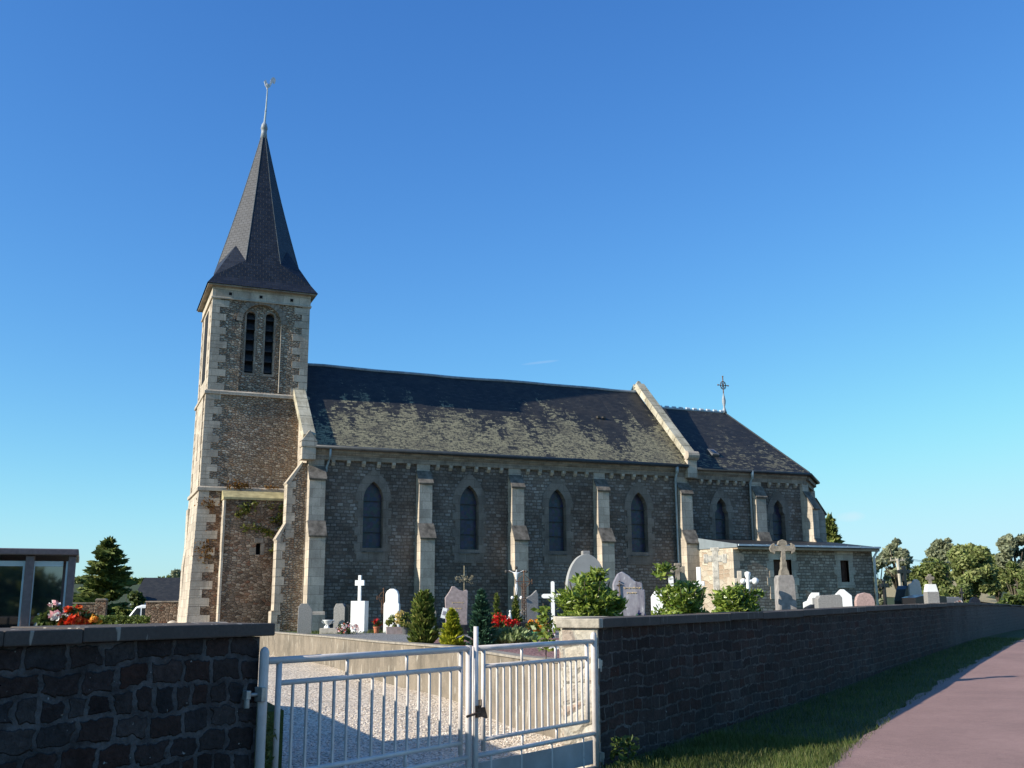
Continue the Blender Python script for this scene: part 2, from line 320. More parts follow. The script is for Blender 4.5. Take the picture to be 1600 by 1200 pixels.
def far_render(mt):
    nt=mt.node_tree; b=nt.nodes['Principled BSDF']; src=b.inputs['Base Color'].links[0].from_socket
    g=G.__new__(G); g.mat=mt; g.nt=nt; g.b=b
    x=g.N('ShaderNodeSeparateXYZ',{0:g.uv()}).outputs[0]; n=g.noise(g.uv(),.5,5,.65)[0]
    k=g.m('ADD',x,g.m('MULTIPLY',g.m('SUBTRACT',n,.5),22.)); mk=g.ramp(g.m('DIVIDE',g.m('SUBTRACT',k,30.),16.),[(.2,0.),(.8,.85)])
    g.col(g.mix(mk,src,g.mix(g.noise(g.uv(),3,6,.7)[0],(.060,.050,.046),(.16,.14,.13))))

def roadrubble(name,bw,bh,cols,mortar,ms,dis,amt,speck=.7):
    g=G(name,.92); uv=g.uv(); v=g.distort(g.distort(g.distort(uv,1.7,amt),5.5,amt*.45),14,dis)
    n=g.N('ShaderNodeTexBrick',{'Vector':v,'Color1':(0,0,0,1),'Color2':(1,1,1,1),'Mortar':(0,0,0,1),'Scale':1,'Mortar Size':ms,'Mortar Smooth':.35,'Bias':0.,'Brick Width':bw,'Row Height':bh}); n.offset=.37; n.squash=.62; n.squash_frequency=3
    c=g.ramp(g.N('ShaderNodeSeparateColor',{0:n.outputs[0]}).outputs[0],[(i/(len(cols)-1),q) for i,q in enumerate(cols)])
    f1=g.noise(uv,26,5,.7)[0]; f2=g.noise(uv,7,4,.6)[0]; c=g.mix(.85,c,g.ramp(f1,[(.3,.5),(.7,1.5)]),'MULTIPLY'); c=g.mix(.8,c,g.ramp(f2,[(.3,.6),(.7,1.35)]),'MULTIPLY')
    mc=g.mix(.7,mortar,g.ramp(g.noise(uv,5,5,.7)[0],[(.35,.35),(.65,1.5)]),'MULTIPLY'); mk_=g.m('MULTIPLY',n.outputs[1],g.ramp(g.noise(uv,4.5,5,.7)[0],[(.36,.35),(.55,1.)])); c=g.mix(mk_,c,mc)
    c=g.mix(g.ramp(g.noise(uv,2.4,5,.7)[0],[(.60,0.),(.74,.35)]),c,mortar)
    c=g.mix(g.ramp(g.noise(uv,19,3,.5)[0],[(.70,0.),(.74,speck)]),c,(.40,.40,.38))
    g.col(g.mix(1,c,g.ramp(g.noise(uv,.8,4,.6)[0],[(.3,.65),(.7,1.3)]),'MULTIPLY'))
    g.bump(g.m('ADD',g.m('SUBTRACT',1.,n.outputs[1]),g.m('ADD',g.m('MULTIPLY',f1,.5),g.m('MULTIPLY',f2,.6))),1.,.04); return g.mat
_st=[(.030,.014,.011),(.060,.040,.034),(.062,.022,.014),(.085,.062,.054),(.036,.026,.025),(.078,.038,.028),(.050,.042,.042)]
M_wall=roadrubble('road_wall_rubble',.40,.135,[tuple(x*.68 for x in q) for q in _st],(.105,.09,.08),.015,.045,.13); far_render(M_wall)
M_walln=roadrubble('road_wall_near_rubble',.25,.155,[(q[0]*.62,q[1]*.72,q[2]*.78) for q in _st],(.095,.088,.086),.022,.06,.17)
M_render=plain('rendered_wall',(.17,.165,.16),.95,.35,3,.5,.2,0,30)
def conc(name,c,streak,dirt):
    g=G(name,.92); uv=g.uv(); n=g.noise(g.map(g.distort(uv,2,.15),(2.6,.5,1)),1.2,7,.75)[0]; b=g.noise(uv,1.2,6,.7)[0]
    k=g.ramp(n,[(.34,tuple(x*.6 for x in c)),(.5,c),(.66,tuple(x*1.25 for x in c))]) if streak else g.ramp(b,[(.3,tuple(x*.7 for x in c)),(.7,tuple(x*1.2 for x in c))])
    k=g.mix(g.ramp(b,[(.44,0.),(.68,.75)]),k,dirt); 
    drip=g.noise(g.map(uv,(14,2.2,1)),1,2,.5)[0]; k=g.mix(g.ramp(drip,[(.64,0.),(.68,.55)]),k,(.50,.46,.39))
    f_=g.noise(uv,40,4,.7)[0]; k=g.mix(.6,k,g.ramp(f_,[(.3,.75),(.7,1.2)]),'MULTIPLY'); g.col(k); g.bump(g.m('ADD',f_,b),.4,.01); return g.mat
M_retain=conc('stained_concrete',(.215,.18,.14),True,(.105,.09,.07))
M_coping=conc('concrete_coping',(.105,.085,.072),False,(.04,.033,.03))
M_gate=plain('white_gate_paint',(.60,.55,.52),.35,.10,8,.15,.5)
def rusty(mt,th=.64):
    nt=mt.node_tree; b=nt.nodes['Principled BSDF']; src=b.inputs['Base Color'].links[0].from_socket
    g=G.__new__(G); g.mat=mt; g.nt=nt; g.b=b; n=g.noise(g.obj(),11,6,.7)[0]; d=g.noise(g.obj(),3,4,.7)[0]
    c=g.mix(g.ramp(d,[(.45,0.),(.8,.35)]),src,(.30,.25,.20)); g.col(g.mix(g.ramp(n,[(th,0.),(th+.05,.8)]),c,(.20,.09,.045)))
rusty(M_gate,.67)
M_gateg=plain('grey_gate_paint',(.36,.34,.34),.45,.3,2.2,.15,.5)
rusty(M_gateg,.64)
M_galv=plain('galvanised_steel',(.36,.36,.34),.45,.3,14,0,.5,.5)
M_wht=plain('white_marble',(.80,.80,.78),.45,.06,3,.1,.5); M_wht2=plain('white_painted_stone',(.74,.74,.72),.7,.1,6,.2)
M_gran=plain('grey_granite',(.26,.25,.24),.6,.3,40,.2); M_grand=plain('dark_granite',(.10,.10,.105),.35,.3,40,0,.5)
M_mauve=plain('mauve_granite',(.34,.27,.26),.4,.25,12,.1,.5); M_pink=plain('pink_granite',(.42,.29,.26),.5,.25,30,.1)
M_blackg=plain('black_granite',(.02,.02,.023),.2,.3,30,0,.6); M_beige=plain('beige_stone',(.50,.44,.36),.85,.2,8,.4)
M_brown=plain('brown_granite',(.15,.105,.11),.4,.25,30,0,.5)
M_lich=plain('lichened_stone',(.235,.205,.165),.95,.45,9,.8); M_gold=plain('gold_leaf',(.85,.62,.25),.4,.1,5,0,.6,.2)
M_bronze=plain('bronze',(.14,.09,.05),.45,.3,8,0,.5,.5); M_terra=plain('terracotta',(.45,.16,.08),.8,.15,6)
def marble():
    g=G('veined_marble',.3); v=g.obj(); d=g.distort(v,2.2,.35); wv=g.noise(g.map(d,(9,9,2.6)),1,6,.65)[0]
    g.col(g.ramp(wv,[(.34,(.12,.11,.14)),(.45,(.27,.25,.29)),(.58,(.36,.34,.37)),(.68,(.66,.64,.68))])); g.b.inputs['Specular IOR Level'].default_value=.5; return g.mat
M_marb=marble()
def glassmat(name,c,rough,spec=.8,pattern=False):
    g=G(name,rough); uv=g.uv()
    if pattern:
        a=g.N('ShaderNodeTexVoronoi',{'Vector':uv,'Scale':9.,'Randomness':.8},voronoi_dimensions='2D').outputs
        k=g.mix(.75,a['Color'],(.2,.24,.32),'MIX'); k=g.mix(1,k,(.13,.12,.17),'MULTIPLY'); e=g.N('ShaderNodeTexVoronoi',{'Vector':uv,'Scale':9.,'Randomness':.8},voronoi_dimensions='2D',feature='DISTANCE_TO_EDGE').outputs['Distance']
        k=g.mix(g.ramp(e,[(.03,0.),(.07,1.)]),(.035,.035,.04),k); g.col(k); g.bump(e,.25,.01)
    else: g.col(c)
    g.b.inputs['Specular IOR Level'].default_value=spec; return g.mat
M_stain=glassmat('stained_glass',None,.35,.45,True); M_glass=glassmat('dark_reflecting_glass',(.010,.014,.018),.03,1.); M_glass.node_tree.nodes['Principled BSDF'].inputs['IOR'].default_value=1.9
M_win=glassmat('window_glass',(.02,.025,.03),.08,.8); M_wood=plain('brown_wood',(.07,.032,.02),.7,.35,10)
M_pole=plain('weathered_pole',(.38,.34,.27),.9,.25,8); M_bark=plain('bark',(.10,.08,.06),.95,.4,8,.8)
L_laurel=foliage('laurel_leaf',(.08,.14,.018),(.17,.25,.035),(.40,.46,.10),.30,.3,.5)
L_spruce=foliage('spruce_needles',(.06,.09,.025),(.13,.165,.04),(.24,.25,.075),.7,.12,.2)
L_blue=foliage('blue_cypress',(.03,.075,.045),(.05,.12,.07),(.09,.17,.095),.7,.15,.2)
L_gold=foliage('golden_cypress',(.22,.27,.02),(.40,.42,.03),(.58,.55,.06),.7,.25,.2)
L_thuja=foliage('green_cypress',(.075,.12,.022),(.14,.19,.035),(.30,.29,.08),.7,.2,.2)
L_tree=foliage('oak_leaves',(.15,.19,.055),(.22,.26,.085),(.33,.34,.14),.6,.25,.25)
L_treed=foliage('dark_oak_leaves',(.095,.13,.036),(.15,.19,.055),(.24,.25,.09),.6,.2,.25)
L_ash=foliage('grey_green_leaves',(.18,.20,.12),(.26,.28,.17),(.36,.37,.23),.6,.25,.25)
L_hedge=foliage('hedge_leaves',(.05,.08,.018),(.08,.12,.025),(.13,.15,.04),.6,.2,.25)
L_ivy=foliage('ivy_leaves',(.06,.08,.012),(.13,.14,.02),(.24,.22,.04),.5,.2,.35)
L_weed=foliage('rusty_weed',(.14,.06,.015),(.22,.10,.025),(.20,.14,.04),.8,.2,.2)
def petals(name,*c):
    g=G(name,.6); r=g.N('ShaderNodeAttribute',attribute_name='rnd').outputs['Fac']; k=g.ramp(r,[(i/max(1,len(c)-1),q) for i,q in enumerate(c)],'CONSTANT' if len(c)>2 else 'LINEAR'); g.col(k)
    tr=g.N('ShaderNodeBsdfTranslucent',{0:k}); mx=g.N('ShaderNodeMixShader',{0:.3,1:g.b.outputs[0],2:tr.outputs[0]}); g.nt.links.new(mx.outputs[0],g.nt.nodes['Material Output'].inputs[0]); return g.mat
P_red=petals('red_petals',(.75,.02,.015),(.5,.01,.01)); P_or=petals('orange_yellow_petals',(.75,.28,.03),(.7,.45,.08),(.75,.2,.02),(.6,.35,.1))
P_mix=petals('white_red_petals',(.75,.7,.66),(.6,.12,.10),(.75,.6,.6),(.45,.06,.05)); P_pw=petals('pink_white_petals',(.8,.75,.74),(.7,.35,.38),(.8,.8,.76),(.7,.55,.1))
P_yel=petals('straw_yellow_petals',(.6,.48,.15),(.5,.35,.12))

rng=np.random.default_rng(7); random.seed(5)
# ------------------------------------------------------------ setting
WD=Vector((math.cos(rad(37.2)),math.sin(rad(37.2)))); WN=Vector((-WD.y,WD.x))  # road wall direction, inward normal
W0=Vector((5.06,9.92))
def interp(x,pts):
    if x<=pts[0][0]: return pts[0][1]
    for (a,b),(c,d) in zip(pts,pts[1:]):
        if x<=c: return b+(d-b)*(x-a)/(c-a)
    return pts[-1][1]
def vw(s): return interp(s,[(-4,2.3),(0,2.15),(3.3,1.9),(7,1.65),(12,1.55)])
def prof(s): return interp(s,[(-30,-.05),(-6,-.12),(0,-.03),(5.6,-.02),(11,.02),(17,.13),(30,.26),(42,.22),(72,0),(200,-.2)])
def ss(a,b,x): t=max(0,min(1,(x-a)/(b-a))); return t*t*(3-2*t)
def gz(x,y):
    s=(Vector((x,y))-W0).dot(WD); d=(Vector((x,y))-W0).dot(WN); R=math.hypot(x,y)
    z=prof(s)
    if d>-3: z+=6.5*ss(75,260,R)*ss(-3,10,d)
    else: z+=0
    z+=max(0,R-300)*.005
    return z
def sheet(name,mat,xs,ys,zf,kind='structure'):
    V=[(x,y,zf(x,y)) for y in ys for x in xs]; n=len(xs)
    Fc=[(j*n+i,j*n+i+1,(j+1)*n+i+1,(j+1)*n+i) for j in range(len(ys)-1) for i in range(n-1)]
    m=MB(); m.v=[Vector(q) for q in V]; m.f=Fc; o=m.build(name,mat,smooth=True,fix=False); tag(o,kind=kind); return o
gx=[-1500,-900,-500,-300,-200]+list(range(-150,-40,10))+list(range(-40,80,4))+list(range(80,260,12))+[300,400,600,1000,1500]
gy=[-1500,-600,-300,-150]+list(range(-100,-20,10))+list(range(-20,80,4))+list(range(80,260,12))+[300,400,600,1000,1500]
sheet('ground',M_grass,gx,gy,lambda x,y:gz(x,y)-.05-.5*(1-ss(60,90,math.hypot(x,y))))
def strip(name,mat,fn,n,zoff,kind='structure'):
    m=MB()
    V=[];Fc=[]
    for i in range(n+1):
        a,b=fn(i/n); V+=[(a[0],a[1],a[2]+zoff),(b[0],b[1],b[2]+zoff)]
    for i in range(n): Fc.append((2*i,2*i+1,2*i+3,2*i+2))
    m.add(V,Fc); o=m.build(name,mat,fix=False); tag(o,kind=kind); return o
def road(t):
    s=-60+t*200; a=W0+WD*s-WN*(vw(s)+.05*math.sin(s*1.9)+.04*math.sin(s*4.3+1)); b=W0+WD*s-WN*7.2
    if s<-4: a=a-WN*(-0.0)
    return (a.x,a.y,prof(s)),(b.x,b.y,prof(s))
strip('road',M_road,road,600,.0)
def vg(t):
    s=-2.2+t**1.6*140; a=W0+WD*s+WN*.1; b=W0+WD*s-WN*(vw(s)+.04)
    return (a.x,a.y,prof(s)-.03),(b.x,b.y,prof(s)-.006)
strip('verge',M_grass,vg,90,0)
def vg2(t):
    s=-60+t*200; a=W0+WD*s-WN*7.15; b=W0+WD*s-WN*14
    return (a.x,a.y,prof(s)-.01),(b.x,b.y,prof(s)-.05)
strip('verge',M_grass,vg2,90,0)
def apron(t):
    a=Vector((1.2,7.6)).lerp(Vector((5.1,9.9)),t); s=(a-W0).dot(WD); b=W0+WD*(s+.3)-WN*2.3
    return (a.x,a.y,-.10),(b.x,b.y,prof(s)+.008)
strip('gravel_apron',M_gravel,apron,12,0)
RET=[(5.72,12.3),(5.66,13.5),(5.86,15.9),(5.98,16.9),(5.86,17.9),(5.55,20.1),(5.3,24.3),(4.75,29.2),(4.7,31.2)]
def dz(y): return interp(y,[(7,-.11),(16,-.08),(17.5,0),(20.3,.1),(25,.25),(32,.3),(40,.6),(50,.8)])
# gravel drive with a finely bumped surface near the gate
sheet('gravel_drive',M_gravel,[x*.25 for x in range(0,31)],[7.6+.4*i for i in range(90)],lambda x,y:dz(y)+.02*math.sin(x*2.1+y)*math.sin(y*1.3)-(.12 if y<9 and x<1.2 else 0)-(.25 if (x>5.2 and (y-9.92)<(x-5.06)*.75+.1) else 0))
def pave(name,mat,poly,z,kind='structure',thick=1.2):
    m=MB(); m.prism(poly,'z',z-thick,z); return tag(m.build(name,mat),kind=kind)
inner=lambda s,off=.25: tuple(W0+WD*s+WN*off)
pave('churchyard_ground',M_lawn,[inner(1.6,.3)]+[(x+.12,y) for x,y in RET]+[(4.7,60),(40,75),inner(78,.3)],.80)
pave('churchyard_ground_left',M_lawn,[(1.5,17),(1.5,8.3),(-.5,7.2),(-9,1.2),(-40,-10),(-60,60),(-6,60),(-6,34),(-2,20)],.80)
pts=[tuple(q) for q in ((5.92,12.4),(5.86,13.5),(6.05,15.9),(6.18,16.9),(6.06,17.9),(5.75,20.1),(5.5,24.3),(5.2,27.8),(7.5,28.2),(14,27.2),(22,26.5),(20,22),(9,14.6),(6.8,12.8))]
pave('gravel_path',M_path,pts,.826,thick=.1)
bed=[onZ(x,y,.85)[:2] for x,y in [(632,1003.5),(690,998),(790,995),(900,997),(925,1008),(880,1031),(818,1027.5),(755,1018.5),(727,1012),(680,1008.5)]]
pave('planting_bed',M_redg,bed,.85,thick=.1)
wb=[onZ(x,y,.87)[:2] for x,y in [(835,1004),(850,1000),(930,1000),(935,1009),(890,1014),(838,1010)]]
pave('white_gravel_bed',M_whiteg,wb,.866,thick=.1)
def fieldz(x,y): return gz(x,y)+.02
sheet('stubble_field',M_field,list(range(100,330,10)),list(range(66,300,10)),fieldz)

# loose stones on the drive
def stones():
    n=9000; x=1.75+rng.random(n)*3.9; y=8.2+rng.random(n)**1.5*9; s=.008+rng.random(n)*.013
    z=np.array([dz(b) for b in y])+.02*np.sin(x*2.1+y)*np.sin(y*1.3)+s*.3
    base=np.array([(1,0,0),(0,1,0),(-1,0,0),(0,-1,0),(0,0,.7),(0,0,-.7)]); tri=[(0,1,4),(1,2,4),(2,3,4),(3,0,4)]
    out=[]
    a=rng.random(n)*6.28; fl=.6+rng.random(n)*.8
    for t in range(4):
        for k in tri[t]:
            b=base[k]; bx=b[0]*np.cos(a)-b[1]*np.sin(a)*fl; by=b[0]*np.sin(a)+b[1]*np.cos(a)*fl
            out.append(np.stack([x+bx*s,y+by*s,z+b[2]*s],1))
    V=np.stack([np.stack(out[3*t:3*t+3],1) for t in range(4)],1).reshape(-1,3)
    tag(quads('loose_gravel',V,M_stone,k=3),kind='stuff')
stones()
# grass blades along the verge
def blades(name,n,fn,h0,h1,mat,wd=.006):
    P=np.array([fn() for _ in range(n)]); a=rng.random(n)*6.28; h=h0+rng.random(n)*(h1-h0); l=h*.5
    dx=np.cos(a)*wd; dy=np.sin(a)*wd; b=rng.random(n)*6.28
    A=P+np.stack([-dx,-dy,0*dx-.01],1); B=P+np.stack([dx,dy,0*dx-.01],1); C_=P+np.stack([np.cos(b)*l,np.sin(b)*l,h],1)
    return quads(name,np.stack([A,B,C_],1).reshape(-1,3),mat,k=3)
def vp():
    s=random.random()**1.6*34-.9; d=-(.12+random.random()**.8*(vw(s)-.02))
    if random.random()<.45: s=random.random()*4.2-1.2; d=-(.12+random.random()**.8*(vw(s)-.1))
    q=W0+WD*s+WN*d; return (q.x,q.y,gz(q.x,q.y)-.03)
tag(blades('verge_grass',42000,vp,.03,.11,M_blade),kind='stuff')
def lp():
    x=6+random.random()*10; y=27.6+random.random()*3.8; return (x,y,.80)
tag(blades('churchyard_grass',9000,lp,.03,.09,M_blade,.01),kind='stuff')

# ------------------------------------------------------------ churchyard walls
def wallrun(mb,a,b,th,z0,z1a,z1b,n=1):
    a=Vector(a);b=Vector(b);d=(b-a);nn=Vector((-d.y,d.x)).normalized()*th
    V=[(a.x,a.y,z0),(b.x,b.y,z0),(b.x+nn.x,b.y+nn.y,z0),(a.x+nn.x,a.y+nn.y,z0),(a.x,a.y,z1a),(b.x,b.y,z1b),(b.x+nn.x,b.y+nn.y,z1b),(a.x+nn.x,a.y+nn.y,z1a)]
    return mb.add(V,[(0,3,2,1),(4,5,6,7),(0,1,5,4),(1,2,6,5),(2,3,7,6),(3,0,4,7)])
def wtop(s): return interp(s,[(0,1.44),(5.6,1.45),(11,1.48),(17,1.51),(30,1.56),(40,1.50),(72,1.18),(120,.9)])
t=thing('churchyard_wall','long dark rubble wall with concrete coping running beside the road right of the gate','wall',(W0.x,W0.y,0))
m=MB(); seg=[0,3,6,9,12,15,18,21,24,27,30,33,36,42,50,60,72,90,120]
seg[0]=.025
for a,b in zip(seg,seg[1:]): wallrun(m,W0+WD*a,W0+WD*b,.42,-.6,wtop(a)-.09,wtop(b)-.09)
m.build('rubble_wall',M_wall,t,True)
m=MB(); k=.06; cs=[]
while k<118: cs.append(k); k+=1.5+random.random()*1.2 if k<40 else 6
for a,b in zip(cs,cs[1:]):
    e=.003; j=random.uniform(-.006,.006); wallrun(m,W0+WD*(a+e)-WN*.05,W0+WD*(b-e)-WN*.05,.52,wtop(a)-.10+j,wtop(a)+j,wtop(b)+j)
# keep slab bottoms parallel
m.build('coping',M_coping,t,True,bevel=.008)
m=MB(); wallrun(m,W0,W0+WD*.024,.42,-.6,wtop(0)-.09,wtop(0)-.09); m.build('end_face',M_wallp,t,True)
m=MB(); wallrun(m,W0-WD*.05-WN*.05,W0+WD*.055-WN*.05,.52,wtop(0)-.10,wtop(0),wtop(0)); m.build('end_coping',plain('pale_end_coping',(.36,.32,.26),.9,.35,7,.8),t,True,bevel=.012)
# return of the gate pillar, lit side
t=thing('gate_return_wall','sunlit rubble return wall with concrete coping behind the right gate post','wall',(5.3,11,0))
m=MB(); m.prism([(5.065,9.94),(5.36,10.9),(5.72,12.3),(6.2,12.3),(5.85,10.9),(5.60,10.42)],'z',-.6,1.335)
m.build('rubble_wall',M_wallp,t,True)
m=MB(); m.prism([(5.0,9.93),(5.30,10.9),(5.66,12.35),(6.25,12.35),(5.9,10.9),(5.56,10.42)],'z',1.337,1.436)
m.build('coping',plain('pale_coping',(.42,.38,.31),.9,.35,7,.8),t,True,bevel=.01)
t=thing('retaining_wall','low stained concrete retaining wall along the right side of the gravel drive','wall',(5.5,20,0))
m=MB()
for a,b in zip(RET,RET[1:]): wallrun(m,b,a,.18,-.6,.85,.85)
m.build('concrete_face',M_retain,t,True)
m=MB()
for a,b in zip(RET,RET[1:]):
    a=Vector(a);b=Vector(b); wallrun(m,b-Vector((.03,0)),a-Vector((.03,0)),.24,.851,.885,.885)
m.build('coping',plain('worn_concrete',(.27,.24,.20),.9,.3,7,.5),t,True)
# left wall
t=thing('roadside_wall','near dark rubble wall with concrete coping left of the gate','wall',(0,7,0))
LW=[(1.20,7.71),(-.43,6.67),(-3.2,4.8),(-9,.8),(-40,-18)]
m=MB()
for a,b in zip(LW,LW[1:]): wallrun(m,b,a,.72,-.6,1.375,1.375)
m.build('rubble_wall',M_walln,t,True)
m=MB()
for (a,b) in zip(LW,LW[1:]):
    a=Vector(a);b=Vector(b);d=(b-a).normalized(); L=(b-a).length; k=0
    nn=Vector((d.y,-d.x)) # inward
    while k<L-.01:
        e=min(L,k+1.3+random.random()*.6); j=random.uniform(-.005,.005)
        wallrun(m,a+d*(e-.0015)-nn*.05,a+d*(k-(.10 if (k==0 and a.x>1) else -.0015))-nn*.05,.84,1.377+j,1.467+j,1.467+j); k=e
m.build('coping',M_coping,t,True,bevel=.01)
t=thing('drive_side_wall','rubble return wall behind the left gate post beside the gravel drive','wall',(1.5,10,0))
m=MB(); wallrun(m,(1.14,8.05),(1.42,10),.4,-.6,1.40,1.40); wallrun(m,(1.42,10.01),(1.62,13.1),.4,-.6,1.40,1.40); m.build('rubble_wall',M_wallp,t,True)
m=MB(); wallrun(m,(1.62,13.12),(1.6,17.0),.3,-.6,.84,.84); wallrun(m,(1.6,17.0),(-2,20.0),.3,-.6,.84,.84); m.build('concrete_face',M_retain,t,True)

# ------------------------------------------------------------ gate
GL=Vector((1.23,7.66,0)); GR=Vector((5.0,9.89,0)); gd=(GR-GL); GLN=gd.length; gd.normalize(); gang=math.atan2(gd.y,gd.x)
zt=1.205
def hinge(mb,x,z,s):
    mb.box(x-.02,x+.02,-.05,.03,z-.05,z+.05); mb.tube([(x+s*.02,0,z),(x+s*.12,.02,z)],.014); mb.box(x+s*.10-.02,x+s*.10+.02,-.01,.04,z-.03,z+.03); mb.tube([(x+s*.1,.01,z-.09),(x+s*.1,.01,z-.03)],.02)
def leaf(label,x0,x1,nb,left):
    # x0 hinge side, x1 meeting side, local coordinates along the gate
    t=thing('gate_leaf',label,'gate',(GL.x,GL.y,0),gang,'two leaves of the white metal gate')
    s=1 if x1>x0 else -1; W=abs(x1-x0); X=lambda d:x0+s*d
    m=MB(); m.tube([(x0,0,-.10),(x0,0,zt+.06),(x0,0,zt+.085),(x0,0,zt+.10)],[.034,.034,.026,.008],14)
    m.build('hinge_post',M_gate,t,smooth=True)
    m=MB(); m.tube([(X(.03),0,zt),(X(W-.02),0,zt)],.026,12)
    lo=.285
    m.tube([(X(.03),0,lo),(X(W-.02),0,lo)],.022,12)
    if left: m.tube([(X(W-.02),0,-.08),(X(W-.02),0,zt+.03)],.028,12)
    else: m.tube([(X(W-.01),0,-.08),(X(W-.01),0,zt+.02)],.026,12)
    m.tube([(X(.03),0,-.045),(X(W-.02),0,-.045)],.018,10); m.build('frame',M_gate,t,smooth=True)
    f0,f1=.14,W-.13; zb,zu=.415,1.045
    m=MB(); m.tube([(X(f0),0,zu),(X(f1),0,zu)],.02,10); m.tube([(X(f0),0,zb),(X(f1),0,zb)],.02,10)
    m.tube([(X(f0),0,zb-.005),(X(f0),0,zt)],.022,10); m.tube([(X(f1),0,zb-(.1 if left else .1)),(X(f1),0,zt)],.02,10)
    for q in (.33,.66): m.tube([(X(f0+(f1-f0)*q),0,zu),(X(f0+(f1-f0)*q),0,zt)],.014,8); m.tube([(X(f0+(f1-f0)*q),0,lo),(X(f0+(f1-f0)*q),0,zb)],.014,8)
    m.build('inner_frame',M_gate,t,smooth=True)
    for i in range(nb):
        x=X(f0+(f1-f0)*(i+1)/(nb+1)); m=MB(); w_=.0095
        m.box(x-w_,x+w_,-.0095,.0095,zb,zu); m.build('bar',M_gate,t,bevel=.003)
    m=MB(); a,b=sorted((X(.06),X(W-.05))); m.box(a,b,-.004,.004,-.01,.225)
    m.build('panel',M_gateg,t,bevel=.003)
    m=MB()
    for q in (.12,.4,.65,.88):
        x=X(W*q); m=MB(); m.box(x-.012,x+.012,-.006,.006,-.045,-.01); m.box(x-.0121,x+.0121,-.0065,-.0042,-.01,.225); m.box(x-.012,x+.012,-.006,.006,.225,lo); m.build('panel_bracket',M_gate,t)
    hs=-1 if left else 1
    for z in (.98,.05) if not left else (.98,.12): m=MB(); hinge(m,x0+hs*.03,z,hs); m.build('hinge',M_galv,t,bevel=.004)
    return t
MID=GLN*.535
gl=leaf('left leaf of white tubular metal gate, hung on the near dark pillar',0,MID-.015,14,True)
gr=leaf('right leaf of white tubular metal gate with grey panel, hung on the right wall end',GLN,MID+.045,16,False)
m=MB(); x=MID+.012
m.tube([(x,-.045,-.14),(x,-.045,1.40)],.022,10); m.build('drop_bolt',M_gate,gl,smooth=True)
m=MB(); m.tube([(x-.16,-.075,.64),(x-.05,-.08,.655),(x+.02,-.08,.66)],.012,8); m.box(x-.03,x+.03,-.085,-.06,.62,.72); m.prism([(x+.02,.63),(x+.13,.60),(x+.09,.70),(x+.02,.70)],'y',-.08,-.055); m.tube([(x-.01,-.09,.70),(x-.01,-.09,.77),(x+.02,-.09,.77),(x+.02,-.09,.71)],.007,6)
m.build('latch',M_rust,gl,bevel=.003)

# ------------------------------------------------------------ church
CH=thing('church','long grey stone village church with slate roofs, buttresses and a west bell tower','church',(12,35.4,.8))
def lancet(cx,sill,hw,spring,apex,n=10,foil=False):
    h=apex-spring; R=(hw*hw+h*h)/(2*hw); pts=[(cx-hw,sill),(cx+hw,sill)]
    a0=math.asin(h/R)
    right=[(cx+hw-R+R*math.cos(a0*i/n),spring+R*math.sin(a0*i/n)) for i in range(n+1)]
    left=[(2*cx-x,z) for x,z in right[::-1]][1:]
    if foil:
        def fo(p):
            x,z=p; t=(z-spring)/h; d=.0
            if t>0: d=-.22*hw*max(0,math.sin(math.pi*min(1,max(0,(t-.2)/.35)))) + .10*hw*max(0,math.sin(math.pi*min(1,max(0,(t-.55)/.4))))
            return (cx+(x-cx)*(1+d/hw*1.0 if t<.55 else 1+d*3),z)
        right=[fo(q) for q in right]; left=[fo(q) for q in left]
    return pts+right+left
def roundtop(cx,z0,hw,spring,n=10):
    return [(cx-hw,z0),(cx+hw,z0)]+[(cx+hw*math.cos(math.pi*i/n),spring+hw*math.sin(math.pi*i/n)) for i in range(n+1)]
YS=32.
# nave walls
wins=[8.37,11.65,14.88,18.09]
holes=[lancet(c,3.3,.37,4.87,5.52) for c in wins]
m=MB(); m.plate([(6.2,0),(20.15,0),(20.15,6.45),(6.2,6.45)],holes,YS,.05)
m.add([(20.15,YS,0),(20.15,38.8,0),(20.15,38.8,6.45),(20.15,YS,6.45)],[(0,1,2,3)]); m.add([(6.2,38.8,0),(20.15,38.8,0),(20.15,38.8,6.45),(6.2,38.8,6.45)],[(0,1,2,3)])
for X in (6.2,20.15): m.add([(X,YS,6.3),(X,38.8,6.3),(X,35.4,9.85)],[(0,1,2)])
m.build('nave_wall',M_nave,CH,True,fix=False)
m=MB(); m.add([(6.2,YS,0),(6.2,38.8,0),(6.2,38.8,6.45),(6.2,YS,6.45)],[(0,1,2,3)]); m.prism([(YS,6.3),(38.8,6.3),(35.4,9.9)],'x',6.19,6.24); m.build('west_gable_wall',M_lime,CH,True)
